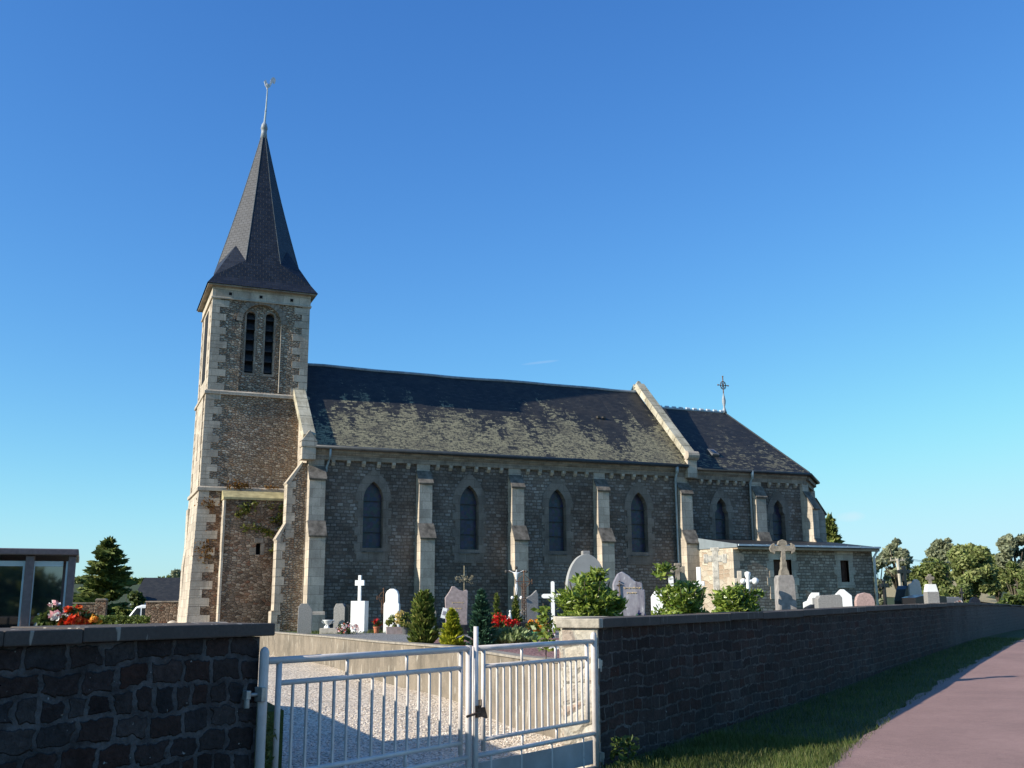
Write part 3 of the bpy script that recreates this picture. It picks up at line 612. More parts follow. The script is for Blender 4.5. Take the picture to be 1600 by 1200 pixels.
def window(cx,sill,hw,spring,apex,ow,Y,foil=False,low=None,sb=.43):
    op=lancet(cx,sill,hw,spring,apex,12,foil); low=low or sill-sb
    oh=apex+.40; sp=spring-.05; h=oh-sp; R=(ow*ow+h*h)/(2*ow); a0=math.asin(h/R); n=12
    right=[(cx+ow-R+R*math.cos(a0*i/n),sp+R*math.sin(a0*i/n)) for i in range(n+1)]
    left=[(2*cx-x,z) for x,z in right[::-1]][1:]
    side=[]; z=sp; k=0
    while z>sill+.05:
        nw=ow-(.0 if k%2 else .10); side+=[(nw,z),(nw,max(sill-.03,z-.27))]; z-=.27; k+=1
    side+=[(ow*.97,side[-1][1]),(ow*.97,sill-.17),(ow*.86,sill-.17),(ow*.86,low)]
    outer=[(cx-x,z) for x,z in side[::-1]]
    outer=[(cx-x,z) for x,z in side][::-1]+[]
    outer=[(cx-side[-1][0],low)]+[(cx+side[-1][0],low)]+[(cx+x,z) for x,z in side[:-1][::-1]]+right+left+[(cx-x,z) for x,z in side[:-1]]
    cl=[outer[0]]
    for q in outer[1:]:
        if abs(q[0]-cl[-1][0])+abs(q[1]-cl[-1][1])>1e-4: cl.append(q)
    if abs(cl[0][0]-cl[-1][0])+abs(cl[0][1]-cl[-1][1])<1e-4: cl.pop()
    s=MB(); s.plate(cl,[op],Y-.022,.30); n=len(cl)
    s.add([(q[0],Y-.022,q[1]) for q in cl]+[(q[0],Y,q[1]) for q in cl],[(i,(i+1)%n,(i+1)%n+n,i+n) for i in range(n)])
    o=s.build('window',M_surr,CH,True,fix=False)
    g=MB(); g.add([(cx-hw-.03,Y+.22,sill-.02),(cx+hw+.03,Y+.22,sill-.02),(cx+hw+.03,Y+.22,apex+.03),(cx-hw-.03,Y+.22,apex+.03)],[(0,1,2,3)])
    gg=g.build('glass',M_stain,None,True); gg.data.transform(Matrix.Translation(-Vector(CH.location))); gg.parent=o
    b=MB(); z=sill+.5
    while z<spring+.25: b.tube([(cx-hw,Y+.18,z),(cx+hw,Y+.18,z)],.014,6); z+=.5
    b.tube([(cx-hw+.02,Y+.2,sill),(cx-hw+.02,Y+.2,spring)],.012,6); b.tube([(cx+hw-.02,Y+.2,sill),(cx+hw-.02,Y+.2,spring)],.012,6)
    bb=b.build('glazing_bars',M_iron,None,True); bb.data.transform(Matrix.Translation(-Vector(CH.location))); bb.parent=o
    sl_=MB(); sl_.prism([(Y-.05,sill-.14),(Y+.24,sill-.14),(Y+.24,sill+.03),(Y-.05,sill-.11)],'x',cx-hw-.02,cx+hw+.02)
    s2=sl_.build('sill',M_cap,None,True); s2.data.transform(Matrix.Translation(-Vector(CH.location))); s2.parent=o
for c in wins: window(c,3.35,.33,4.87,5.47,.60,YS)
# buttresses
def buttress(cx,Y,w1=.44,w2=.48,base=True,p1=.36,p2=.62,ztop=6.12,rot=0,px=None,z1=5.85,plinth=1.4,caps=(5.86,5.46,4.13,3.68),mat=M_lime):
    R=Matrix.Translation((cx,Y,0))@Matrix.Rotation(rot,4,'Z')
    m=MB(R); h1=w1/2;h2=w2/2
    c1,c2,c3,c4=caps
    m.box(-h1,h1,-.07,.1,c1-.02,ztop)
    m.box(-h1,h1,-p1,.1,c3-.02,c2); m.box(-h2,h2,-p2,.1,0,c4); m.box(-h2-.05,h2+.05,-p2-.06,.1,0,plinth-.1)
    m.prism([(-p2-.06,plinth-.1),(-p2,plinth),(.05,plinth),(.05,plinth-.1)],'x',-h2-.05,h2+.05)
    m.prism([(-p1,c2),(.05,c2),(.05,c1),(-.07,c1)],'x',-h1,h1); m.prism([(-p2,c4),(.05,c4),(.05,c3),(-p1,c3)],'x',-h2,h2)
    o=m.build('buttress',mat,CH,True)
    for (a,b,zz0,zz1,hh) in ((-p1,-.07,c2,c1,h1),(-p2,-p1,c4,c3,h2)):
        k=MB(R); dy=b-a; dz_=zz1-zz0; L=math.hypot(dy,dz_); ny,nz=-dz_/L*.035,dy/L*.035
        k.prism([(a-.05,zz0-.06),(a-.05+ny,zz0-.03+nz),(b+ny,zz1+nz+.0),(b,zz1-.0)],'x',-hh-.03,hh+.03)
        c=k.build('weathering',M_cap,None,True); c.data.transform(Matrix.Translation(-Vector(CH.location))); c.parent=o
    return o
buttress(6.48,YS,.50,.50); buttress(10.02,YS); buttress(13.27,YS); buttress(16.5,YS); buttress(19.88,YS,.46,.5)
buttress(23.13,YS,.44,.46,p1=.32,p2=.5)
# west buttress of the nave corner, with quoins
m=MB()
m.prism([(6.25,0),(5.30,0),(5.30,1.4),(5.37,1.45),(5.37,3.62),(5.62,4.08),(5.62,5.36),(6.04,5.98),(6.25,5.98)],'y',YS+.02,YS+.52)
wb_=m.build('west_buttress',M_tower,CH,True)
m=MB(); z=0.; k=0
while z<5.3:
    x=5.37 if z<3.62 else 5.62
    if z<1.4: x=5.30
    h=.26; z2=min(z+h,5.36); 
    if x==5.37 and z2>3.62: z2=3.62
    if x==5.30 and z2>1.4: z2=1.4
    m.box(x-.012,x+(.26 if k%2 else .17),YS+.005,YS+.53,z+.004,z2-.004); z=z2; k+=1
for (a,b,c,d) in ((5.35,3.60,5.62,4.10),(5.60,5.34,6.06,6.02)): m.prism([(a-.03,b-.02),(c,d),(c,d-.10),(a+.05,b-.12)],'y',YS-.01,YS+.55)
q=m.build('quoins',M_lime,None,True); q.data.transform(Matrix.Translation(-Vector(CH.location))); q.parent=wb_
# roofs
def roofslab(name,mat,x0,x1,ye,ze,yr,zr,th=.07,both=True):
    m=MB(); n=14; yn=2*yr-ye
    xs=[x0+(x1-x0)*i/n for i in range(n+1)]
    sag=[.012*math.sin(i*1.7)+.016*math.sin(i*.7+1) for i in range(n+1)]; sag[0]=sag[-1]=0
    V=[];Fc=[]
    for i,x in enumerate(xs): V+=[(x,ye,ze),(x,(ye+yr)/2,(ze+zr)/2+sag[i]*.4),(x,yr,zr+sag[i]),(x,yn,ze),(x,ye,ze-th),(x,yn,ze-th)]
    for i in range(n):
        a=6*i;b=6*i+6; Fc+=[(a,b,b+1,a+1),(a+1,b+1,b+2,a+2),(a+2,b+2,b+3,a+3),(a+4,b+4,b,a),(a+3,b+3,b+5,a+5)]
    m.add(V,Fc); o=m.build(name,mat,CH,True,fix=True); return o,xs,sag
o,xs,sag=roofslab('nave_roof',M_slaten,6.35,20.1,31.68,6.53,35.4,9.93)
me=o.data; uvl=me.uv_layers[0]
rg=MB()
for i in range(len(xs)-1): rg.tube([(xs[i],35.4,9.95+sag[i]),(xs[i+1],35.4,9.95+sag[i+1])],.055,8)
r_=rg.build('ridge_capping',M_lead,None,True); r_.data.transform(Matrix.Translation(-Vector(CH.location))); r_.parent=o
m=MB(); 
for x in (17.45,17.68):
    d=Vector((0,3.72,3.4)).normalized(); y=33.75; z=6.53+(y-31.68)*3.4/3.72
    m=MB(); m.box(x-.05,x+.05,y-.08,y+.08,z,z+.08); m.build('roof_vent',M_iron,CH,True)
pass
# chancel
m=MB(); cw=[21.57,24.12]; chs=[lancet(c,3.6,.33,4.75,5.45) for c in cw]
m.plate([(20.15,0),(25.4,0),(25.4,6.35),(20.15,6.35)],chs,YS+.01,.05)
ap=[(25.4,YS+.01),(27.35,34),(27.35,36.8),(25.4,38.8),(20.15,38.8)]
for a,b in zip(ap,ap[1:]): m.add([(a[0],a[1],0),(b[0],b[1],0),(b[0],b[1],6.35),(a[0],a[1],6.35)],[(0,1,2,3)])
m.build('chancel_wall',M_nave,CH,True,fix=False)
for c in cw: window(c,3.62,.29,4.72,5.40,.54,YS+.01,True,low=3.3)
E0=(20.3,31.75);er=[(20.3,31.75),(25.5,31.75),(27.6,33.9),(27.6,36.9),(25.5,39.05),(20.3,39.05)]
rp=(24.25,35.4,9.38); rw=(20.3,35.4,9.38); ze=6.47
V=[(x,y,ze) for x,y in er]+[(x,y,ze-.07) for x,y in er]+[rp,rw]
Fc=[(0,1,12,13),(1,2,12),(2,3,12),(3,4,12),(4,5,13,12)]+[(i+6,i+7,i+1,i) for i in range(5)]
m=MB(); m.add(V,Fc); o=m.build('chancel_roof',M_slatec,CH,True)
m=MB(); m.tube([rw,rp],.05,8); 
k=0
for i in range(12):
    x=20.4+i*.33; m.tube([(x,35.4,9.42),(x+.16,35.4,9.42)],.062,8)
r_=m.build('ridge_capping',M_zinc,None,True); r_.data.transform(Matrix.Translation(-Vector(CH.location))); r_.parent=o
m=MB()
for q in ((25.5,31.75,ze),(27.6,33.9,ze),(27.6,36.9,ze)): m.tube([rp,q],.035,6)
r_=m.build('hip_flashing',M_gutter,None,True); r_.data.transform(Matrix.Translation(-Vector(CH.location))); r_.parent=o
# skylight on the chancel roof
sl2=(9.38-6.47)/(35.4-31.75)
def onroof(x,y,h=0): return (x,y-h*.62,6.47+(y-31.75)*sl2+h*.78)
m=MB(); x0,x1,y0,y1=21.55,21.86,32.42,32.78
m.add([onroof(x0,y0),onroof(x1,y0),onroof(x1,y1),onroof(x0,y1),onroof(x0,y0,.1),onroof(x1,y0,.1),onroof(x1,y1,.06),onroof(x0,y1,.06)],[(0,1,5,4),(1,2,6,5),(2,3,7,6),(3,0,4,7),(4,5,6,7)])
o2=m.build('skylight',plain('grey_flashing',(.14,.14,.14),.6,.2,6),CH,True)
m=MB(); m.add([onroof(x0+.07,y0+.06,.112),onroof(x1-.07,y0+.06,.112),onroof(x1-.07,y1-.06,.075),onroof(x0+.07,y1-.06,.075)],[(0,1,2,3)]); g_=m.build('pane',M_win,None,True); g_.data.transform(Matrix.Translation(-Vector(CH.location))); g_.parent=o2
# finial cross
m=MB(); m.lathe([(.11,9.36),(.07,9.5),(.035,9.62),(.065,9.75),(.08,9.88),(.035,10.12),(.02,10.2)],24.25,35.4,10)
o2=m.build('finial',M_lead,CH,True,smooth=True)
m=MB(); m.tube([(24.25,35.4,10.15),(24.25,35.4,10.92)],.022,6); m.tube([(24.0,35.4,10.55),(24.5,35.4,10.55)],.018,6)
for a in range(16):
    t0=a*math.pi/8; t1=t0+math.pi/8; m.tube([(24.25+.13*math.cos(t0),35.4,10.55+.17*math.sin(t0)),(24.25+.13*math.cos(t1),35.4,10.55+.17*math.sin(t1))],.018,5)
for q in ((24.0,10.55),(24.5,10.55),(24.25,10.93)): m.ball((q[0],35.4,q[1]),.035)
for a in (1,3,5,7): t0=a*math.pi/4; m.tube([(24.25,35.4,10.55),(24.25+.15*math.cos(t0),35.4,10.55+.2*math.sin(t0))],.012,5)
c=m.build('iron_cross',M_rust,None,True); c.data.transform(Matrix.Translation(-Vector(CH.location))); c.parent=o2
# gable parapets
def parapet(x0,x1,yf,zf,ya,za,kneel):
    m=MB(); n=9; S=Vector((0,ya-yf,za-zf)); L=S.length; nrm=Vector((0,-S.z,S.y)).normalized()
    for sgn in (1,-1):
        for i in range(n):
            a=i/n+.002; b=(i+1)/n-.002; j=random.uniform(-.004,.004)
            P=lambda t,h,x: (x, (yf+S.y*t+nrm.y*h) if sgn==1 else 2*ya-(yf+S.y*t+nrm.y*h), zf+S.z*t+nrm.z*h)
            m.add([P(a,-.1,x0),P(b,-.1,x0),P(b,-.1,x1),P(a,-.1,x1),P(a,.14+j,x0),P(b,.14+j,x0),P(b,.14+j,x1),P(a,.14+j,x1)],[(0,3,2,1),(4,5,6,7),(0,1,5,4),(1,2,6,5),(2,3,7,6),(3,0,4,7)])
    m.add([(x0,ya-.12,za-.05),(x1,ya-.12,za-.05),(x1,ya+.12,za-.05),(x0,ya+.12,za-.05),((x0+x1)/2-.05,ya,za+.22),((x0+x1)/2+.05,ya,za+.22)],[(0,1,5,4),(3,2,5,4),(0,3,4),(1,2,5)])
    o=m.build('gable_parapet',M_limel,CH,True,bevel=.01)
    k=MB()
    if kneel=='west':
        k.box(x0-.02,x1+.02,31.66,32.1,6.05,6.62); k.prism([(x0-.06,6.62),(x1+.06,6.62),((x0+x1)/2,6.98)],'y',31.62,32.0); k.box(x0-.05,x1+.05,31.62,32.0,6.44,6.61)
    else:
        k.box(x0-.01,x1+.01,31.66,32.1,6.05,6.72); k.tube([(x0-.05,31.68,6.86),(x1+.05,31.68,6.86)],.17,12)
    q=k.build('kneeler',M_lime,None,True,bevel=.01); q.data.transform(Matrix.Translation(-Vector(CH.location))); q.parent=o
M_limel=ashlar('lichened_coping',(.50,.46,.36),(.20,.17,.11),.8,.9,.5)
parapet(5.98,6.38,31.72,6.72,35.4,10.05,'west'); parapet(20.0,20.38,31.72,6.80,35.4,10.2,'east')
# cornice, gutter, corbels, pipes
def profx(name,poly,x0,x1,mat): m=MB(); m.prism(poly,'x',x0,x1); return m.build(name,mat,CH,True)
corn=[(YS+.05,6.10),(YS-.10,6.10),(YS-.12,6.24),(YS-.20,6.32),(YS-.24,6.44),(YS+.05,6.44)]
profx('cornice',corn,6.42,19.98,M_limed)
corc=[(y+.02,z-.06) for y,z in corn]; profx('cornice',corc,20.4,25.42,M_limed)
m=MB()
for a,b in zip(ap[:3],ap[1:4]):
    a=Vector(a);b=Vector(b);d=(b-a).normalized();nn=Vector((d.y,-d.x))
    for (z0,z1,o1) in ((6.04,6.2,.10),(6.2,6.38,.2)):
        p=[a+nn*o1-d*.0,b+nn*o1+d*.0,b,a]; m.prism([tuple(q) for q in p],'z',z0,z1)
m.build('cornice',M_limed,CH,True)
m=MB(); m.tube([(6.4,31.66,6.47),(13,31.66,6.455),(20.0,31.66,6.47)],.065,8); m.build('gutter',M_gutter,CH,True,smooth=True)
m=MB(); m.tube([(20.4,31.71,6.40),(25.52,31.71,6.40),(27.64,33.88,6.40),(27.64,36.9,6.4)],.06,8); m.build('gutter',M_gutter,CH,True,smooth=True)
bays=[(6.72,9.80),(10.24,13.05),(13.49,16.28),(16.72,19.5)]
for a,b in bays:
    for i in range(6):
        x=a+(b-a)*(i+.6)/6.2; m=MB(); m.prism([(YS+.02,6.10),(YS-.12,6.10),(YS-.12,6.02),(YS-.04,5.93),(YS+.02,5.93)],'x',x-.055,x+.055); m.build('corbel',M_lime,CH,True)
for a,b,n in ((20.5,22.8,6),(23.5,25.2,4)):
    for i in range(n):
        x=a+(b-a)*(i+.6)/(n+.2); m=MB(); m.prism([(YS+.02,6.04),(YS-.11,6.04),(YS-.11,5.96),(YS-.04,5.88),(YS+.02,5.88)],'x',x-.05,x+.05); m.build('corbel',M_lime,CH,True)
m=MB(); m.tube([(19.55,31.68,6.42),(19.55,31.72,6.2),(19.57,31.86,6.0),(19.57,31.86,2.6),(19.57,31.86,.8)],.04,8); m.tube([(19.55,31.68,6.45),(19.55,31.70,6.2)],.06,8); m.build('downpipe',M_pipe,CH,True,smooth=True)
m=MB(); m.tube([(22.82,31.7,6.4),(22.82,31.75,6.15),(22.84,31.9,5.95),(22.84,31.9,3.6)],.04,8); m.tube([(22.82,31.70,6.42),(22.82,31.72,6.12)],.055,8); m.build('downpipe',M_pipe,CH,True,smooth=True)
m=MB(); m.tube([(6.86,31.66,6.42),(6.86,31.68,6.2),(6.84,31.82,6.02),(6.80,31.90,5.85),(6.80,31.90,5.7)],.035,8); m.build('downpipe',M_pipe,CH,True,smooth=True)
# apse buttresses
buttress(25.42,32.05,.44,.46,rot=rad(22.5),p1=.42,p2=.70,ztop=6.05,caps=(5.75,5.1,3.95,3.4))
buttress(27.35,34.0,.44,.46,rot=rad(67.5),p1=.42,p2=.70,ztop=6.05,caps=(5.75,5.1,3.95,3.4))

# ---- tower
TX,TY=4.81,35.3
def stage(z0,z1,h0,h1,mat,name,hole=None,west0=None):
    m=MB(); wx0=(west0 if west0 else h0)
    b=[(TX-wx0,TY-h0,z0),(TX+h0,TY-h0,z0),(TX+h0,TY+h0,z0),(TX-wx0,TY+h0,z0),(TX-h1,TY-h1,z1),(TX+h1,TY-h1,z1),(TX+h1,TY+h1,z1),(TX-h1,TY+h1,z1)]
    fs=[(4,5,6,7),(1,2,6,5),(2,3,7,6),(3,0,4,7)]
    if hole is None: fs.append((0,1,5,4)); m.add(b,fs)
    else:
        m.add(b,fs); y=TY-h0
        m.plate([(TX-h0,z0),(TX+h0,z0),(TX+h1,z1),(TX-h1,z1)],hole,y,.13)
    return m.build(name,mat,CH,True,fix=(hole is None))
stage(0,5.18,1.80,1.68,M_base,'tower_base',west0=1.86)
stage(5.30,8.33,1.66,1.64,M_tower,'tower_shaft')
blind=roundtop(4.83,8.50,.66,10.86,14)
belf=stage(8.45,11.62,1.60,1.60,M_tower,'belfry_wall',[blind])
YB=TY-1.60
lv=[roundtop(4.49,9.14,.145,11.12,8),roundtop(5.12,9.14,.145,11.12,8)]
m=MB(); m.plate([(4.15,8.45),(5.52,8.45),(5.52,11.6),(4.15,11.6)],lv,YB+.13,.25); m.build('belfry_screen',M_tower,CH,True,fix=False)
for cx in (4.49,5.12):
    m=MB(); m.plate(roundtop(cx,9.06,.20,11.12,10),[roundtop(cx,9.14,.143,11.12,10)],YB+.118,.2); o=m.build('belfry_opening',M_limed,CH,True,fix=False)
    l=MB(); z=9.2
    while z<11.25: l.prism([(YB+.19,z),(YB+.35,z+.22),(YB+.35,z+.26),(YB+.19,z+.04)],'x',cx-.17,cx+.17); z+=.36
    l2=l.build('louvre',M_louvre,None,True); l2.data.transform(Matrix.Translation(-Vector(CH.location))); l2.parent=o
    l=MB(); l.box(cx-.2,cx+.2,YB+.36,YB+.40,9.0,11.4); l2=l.build('backing',M_dark,None,True); l2.data.transform(Matrix.Translation(-Vector(CH.location))); l2.parent=o
# hood band of the blind arch
m=MB(); n=16; 
for i in range(n):
    a0=math.pi*i/n+.01;a1=math.pi*(i+1)/n-.01; P=lambda a,r,y:(4.83+r*math.cos(a),y,10.86+r*math.sin(a))
    m.add([P(a0,.645,YB-.02),P(a1,.645,YB-.02),P(a1,.83,YB-.02),P(a0,.83,YB-.02),P(a0,.645,YB+.12),P(a1,.645,YB+.12),P(a1,.83,YB),P(a0,.83,YB)],[(0,1,2,3),(0,1,5,4),(2,3,7,6),(0,3,7,4),(1,2,6,5)])
m.build('arch_band',M_limed,CH,True)
# pale strip imitating sunlight on the right jamb of the blind arch
m=MB(); m.box(5.475,5.50,YB-.008,YB+.12,8.5,10.86); m.build('lit_jamb_strip',M_lime,CH,True)
# quoins
def quoins(name,z0,z1,hf,sx,sy,h=.235,lens=(.50,.26),mat=M_lime):
    m=MB(); z=z0; k=0
    while z<z1-.05:
        z2=min(z+h,z1); hh=hf((z+z2)/2); L=lens[k%2]*(1+random.uniform(-.1,.1)); L2=lens[(k+1)%2]
        wx=hh[0] if sx<0 else hh[1]; x=TX+sx*wx; y=TY+sy*hh[1]
        x0,x1=sorted((x+sx*.014,x-sx*L)); y0,y1=sorted((y+sy*.014,y-sy*L2)); m.box(x0,x1,y0,y1,z+.005,z2-.005); z=z2; k+=1
    return m.build(name,mat,CH,True)
h3=lambda z:(1.60,1.60); h2=lambda z:(1.66-.02*(z-5.3)/3,)*2
def h1(z): t=z/5.18; return (1.86+(1.68-1.86)*t,1.80+(1.68-1.80)*t)
for sx,sy in ((-1,-1),(1,-1),(-1,1)):
    quoins('quoins',8.46,11.6,h3,sx,sy); 
    if sx<0: quoins('quoins',5.31,8.32,h2,sx,sy); quoins('quoins',0,5.16,h1,sx,sy,.26,(.62,.34))
# the west face is dressed limestone, cut round a deep tall opening
for (z0,z1,hw) in ((8.46,11.6,1.60),(5.31,8.32,1.662)):
    m=MB(); M_=Matrix.Translation((TX-hw-.006,TY,0))@Matrix.Rotation(rad(-90),4,'Z'); m.M=M_
    if z0>8: m.plate([(-1.0,z0),(1.0,z0),(1.0,z1),(-1.0,z1)],[roundtop(0,z0+.7,.35,z0+2.5)],0,.12)
    else: m.plate([(-1.0,z0),(1.0,z0),(1.0,z1),(-1.0,z1)],[roundtop(0,z0+1,.12,z0+1.8)],0,.12)
    m.build('west_facing',M_lime,CH,True,fix=False)
m=MB(); m.box(TX-1.62-.0,TX-1.5,TY-.5,TY+.5,9,11.4); m.build('west_opening_backing',M_dark,CH,True)
# string courses, frieze
def band(name,z0,z1,h,mat,w=None):
    m=MB(); m.box(TX-h,TX+h,TY-h,TY+h,z0,z1-.03); m.prism([(TX-h,TY-h),(TX+h,TY-h),(TX+h,TY+h),(TX-h,TY+h)],'z',z1-.03,z1-.028)
    V=[(TX+a*h,TY+b*h,z1-.028) for a,b in ((-1,-1),(1,-1),(1,1),(-1,1))]+[(TX+a*(h-.07),TY+b*(h-.07),z1+.02) for a,b in ((-1,-1),(1,-1),(1,1),(-1,1))]
    m.add(V,[(0,1,5,4),(1,2,6,5),(2,3,7,6),(3,0,4,7),(4,5,6,7)])
    return m.build(name,mat,CH,True)
band('string_course',5.16,5.29,1.745,M_lime); band('string_course',8.32,8.44,1.70,M_lime)
m=MB(); m.box(TX-1.63,TX+1.63,TY-1.63,TY+1.63,11.60,12.0); m.build('frieze',M_lime,CH,True)
band('frieze_string',11.56,11.63,1.66,M_lime)
m=MB()
for x in (TX-1.05,TX-.05,TX+.98): m.box(x-.05,x+.05,TY-1.636,TY-1.62,11.70,11.80)
m.box(3.96,4.07,TY-1.605,TY-1.59,10.83,10.95); m.build('putlog_hole',M_dark,CH,True)
# stair projection on the south side with slab top and slit
m=MB(); x0=3.86; Yp=33.10
slit=[(4.90,3.15),(5.04,3.15),(5.04,3.50),(4.90,3.50)]
m.plate([(x0,0),(6.2,0),(6.2,4.88),(x0,4.88)],[slit],Yp,.3); m.add([(x0,Yp,0),(x0,33.6,0),(x0,33.6,4.88),(x0,Yp,4.88)],[(0,1,2,3)])
st=m.build('stair_projection',M_base,CH,True,fix=False)
m=MB(); m.box(x0-.012,x0+.05,Yp-.008,33.6,0,4.86); o=m.build('sunlit_side_skin',M_lime,None,True); o.data.transform(Matrix.Translation(-Vector(CH.location))); o.parent=st  # pale limestone skin imitates the sun on the projection's west side
m=MB(); m.prism([(Yp-.06,4.86),(33.65,4.86),(33.65,5.17),(33.45,5.17),(Yp-.06,4.93)],'x',x0-.04,6.2)
o=m.build('slab_top',plain('ochre_lichen_stone',(.36,.31,.17),.9,.35,4,.6),None,True); o.data.transform(Matrix.Translation(-Vector(CH.location))); o.parent=st
m=MB(); m.box(4.84,5.12,Yp-.02,Yp+.1,3.52,3.66); m.box(4.70,4.898,Yp-.02,Yp+.1,3.14,3.36); m.box(5.042,5.16,Yp-.02,Yp+.1,3.14,3.50); o=m.build('slit_surround',M_limed,None,True); o.data.transform(Matrix.Translation(-Vector(CH.location))); o.parent=st
m=MB(); m.box(4.88,5.06,Yp+.25,Yp+.28,3.1,3.55); o=m.build('slit_backing',M_dark,None,True); o.data.transform(Matrix.Translation(-Vector(CH.location))); o.parent=st
# west buttresses of the tower
for y0 in (36.6,):
    m=MB(); m.prism([(3.1,0),(3.0,0),(3.0,2.9),(3.06,3.5),(3.05,4.8),(3.2,4.8)],'y',y0-.35,y0+.4); m.build('tower_buttress',M_lime,CH,True)
m=MB(); e_=.008; m.add([(TX-1.86-e_,TY-1.80,0),(TX-1.86-e_,TY+1.8,0),(TX-1.68-e_,TY+1.68,5.16),(TX-1.68-e_,TY-1.68,5.16)],[(0,1,2,3)]); m.build('west_facing',M_lime,CH,True)
# spire
SP=[]
z0=12.02; hs=1.83; R0=1.42; zo=13.05; zt_=18.45; k=R0*math.tan(math.pi/8)
octv=[(-k,-R0),(k,-R0),(R0,-k),(R0,k),(k,R0),(-k,R0),(-R0,k),(-R0,-k)]
sq=[(-hs,-hs),(hs,-hs),(hs,hs),(-hs,hs)]; hm=1.62; zm=12.34; sm=[(-hm,-hm),(hm,-hm),(hm,hm),(-hm,hm)]
def RR(z): t=(z-zo)/(zt_-zo); return R0*(1-t)+.07*t-.05*math.sin(math.pi*t)
V=[(TX+x,TY+y,z0) for x,y in sq]+[(TX+x,TY+y,zm) for x,y in sm]+[(TX+x,TY+y,zo) for x,y in octv]
zs=[zo+(zt_-zo)*i/8 for i in range(1,9)]
for z in zs:
    s_=RR(z)/R0; V+=[(TX+x*s_,TY+y*s_,z) for x,y in octv]
tz=13.72; tb=[]
for a,b in ((-1,-1),(1,-1),(1,1),(-1,1)):
    r=RR(tz)*.7071+.012; tb.append(len(V)); V.append((TX+a*r,TY+b*r,tz))
Fc=[(i,(i+1)%4,(i+1)%4+4,i+4) for i in range(4)]
Fc+=[(4,5,9,8),(5,6,11,10),(6,7,13,12),(7,4,15,14)]
Fc+=[(4,8,tb[0]),(4,tb[0],15),(5,tb[1],9),(5,10,tb[1]),(6,tb[2],11),(6,12,tb[2]),(7,tb[3],13),(7,14,tb[3])]
for r_i in range(8):
    for i in range(8): a=8+r_i*8; Fc.append((a+i,a+(i+1)%8,a+8+(i+1)%8,a+8+i))
M_slates=slate('spire_slate',None); M_slates.node_tree.nodes['Principled BSDF'].inputs['Roughness'].default_value=.52; [setattr(e,'color',(e.color[0]*.66,e.color[1]*.80,e.color[2]*1.2,1)) for n_ in M_slates.node_tree.nodes if n_.type=='VALTORGB' and n_.color_ramp.elements[0].color[0]<.03 for e in n_.color_ramp.elements]; M_slates.node_tree.nodes['Principled BSDF'].inputs['Specular IOR Level'].default_value=.4
m=MB(); m.add(V,Fc); m.add([(TX+x*.98,TY+y*.98,z0-.02) for x,y in sq],[(0,1,2,3)]); sp=m.build('spire',M_slates,CH,True)
m=MB()
for i in range(8): 
    x,y=octv[i]; m.tube([(TX+x*RR(z)/R0,TY+y*RR(z)/R0,z) for z in [zo+.02]+zs],.010,5)
o=m.build('hip_flashing',plain('dull_lead',(.10,.12,.13),.5,.3,4),None,True); o.data.transform(Matrix.Translation(-Vector(CH.location))); o.parent=sp
m=MB(); m.box(TX-1.79,TX+1.79,TY-1.79,TY+1.79,11.97,12.015); o=m.build('eave_board',M_limed,None,True); o.data.transform(Matrix.Translation(-Vector(CH.location))); o.parent=sp
m=MB(); m.lathe([(.13,18.25),(.10,18.5),(.11,18.62),(.13,18.64),(.10,18.80),(.04,18.92)],TX,TY,12); o=m.build('spire_cap',M_lead,None,True,smooth=True); o.data.transform(Matrix.Translation(-Vector(CH.location))); o.parent=sp
wc=MB(); wc.tube([(TX,TY,18.85),(TX+.03,TY,19.5),(TX+.05,TY,20.35)],[.04,.028,.02],8); wc.ball((TX+.02,TY,19.35),.04); wc=wc.build('weathervane_rod',M_pipe,CH,True)
m=MB(); cx=TX+.05; z=20.3
ck=[(-.18,.16),(-.22,.24),(-.16,.30),(-.10,.31),(-.09,.24),(-.03,.16),(.06,.15),(.12,.22),(.14,.36),(.22,.46),(.32,.48),(.40,.42),(.42,.32),(.38,.24),(.32,.22),(.28,.28),(.22,.20),(.14,.06),(.03,0),(-.06,0),(-.14,.06)]
m.prism([(cx+a*.66,z+b*.95) for a,b in ck],'y',TY-.025,TY+.025); m.tube([(cx-.02,TY,z-.08),(cx-.02,TY,z+.04)],.02,6)
m.ball((cx-.02,TY,z+.10),.075,8,(1.1,.6,1)); o=m.build('weathercock',plain('pale_metal',(.62,.60,.58),.4,.1,5,0,.5,.2),None,True); o.data.transform(Matrix.Translation(-Vector(CH.location))); o.parent=wc
# ---- sacristy
X0,X1,Y0=20.14,26.05,29.3
sw=[[(21.75,1.9),(22.5,1.9),(22.5,3.03),(21.75,3.03)],[(24.60,2.28),(24.96,2.28),(24.96,3.03),(24.60,3.03)]]
SA=thing('sacristy','low flat-roofed stone annex with two small brown windows against the church chancel','annex',(23,30.6,.8))
m=MB(); m.plate([(X0,0),(X1,0),(X1,3.40),(X0,3.40)],sw,Y0,.22)
m.add([(X1,Y0,0),(X1,33,0),(X1,33,3.6),(X1,Y0,3.4)],[(0,1,2,3)]); m.build('wall',M_sac,SA,True,fix=False)
m=MB(); m.add([(X0,Y0,0),(X0,32,0),(X0,32,3.44),(X0,Y0,3.40)],[(0,1,2,3)])
m.build('west_wall',rubble('pale_squared_rubble',.34,.16,[(.42,.37,.29),(.52,.47,.38),(.35,.26,.19),(.48,.44,.37)],(.40,.35,.28),.05,.75,.7,.02,None,.1,0,(.85,1.1)),SA,True,fix=False)
m=MB(); z=0;k=0
while z<3.35:
    z2=min(3.39,z+.27); L=.42 if k%2 else .24; m.box(X0-.012,X0+L,Y0-.012,Y0+(.24 if k%2 else .42),z+.004,z2-.004); z=z2;k+=1
m.build('quoins',M_lime,SA,True)
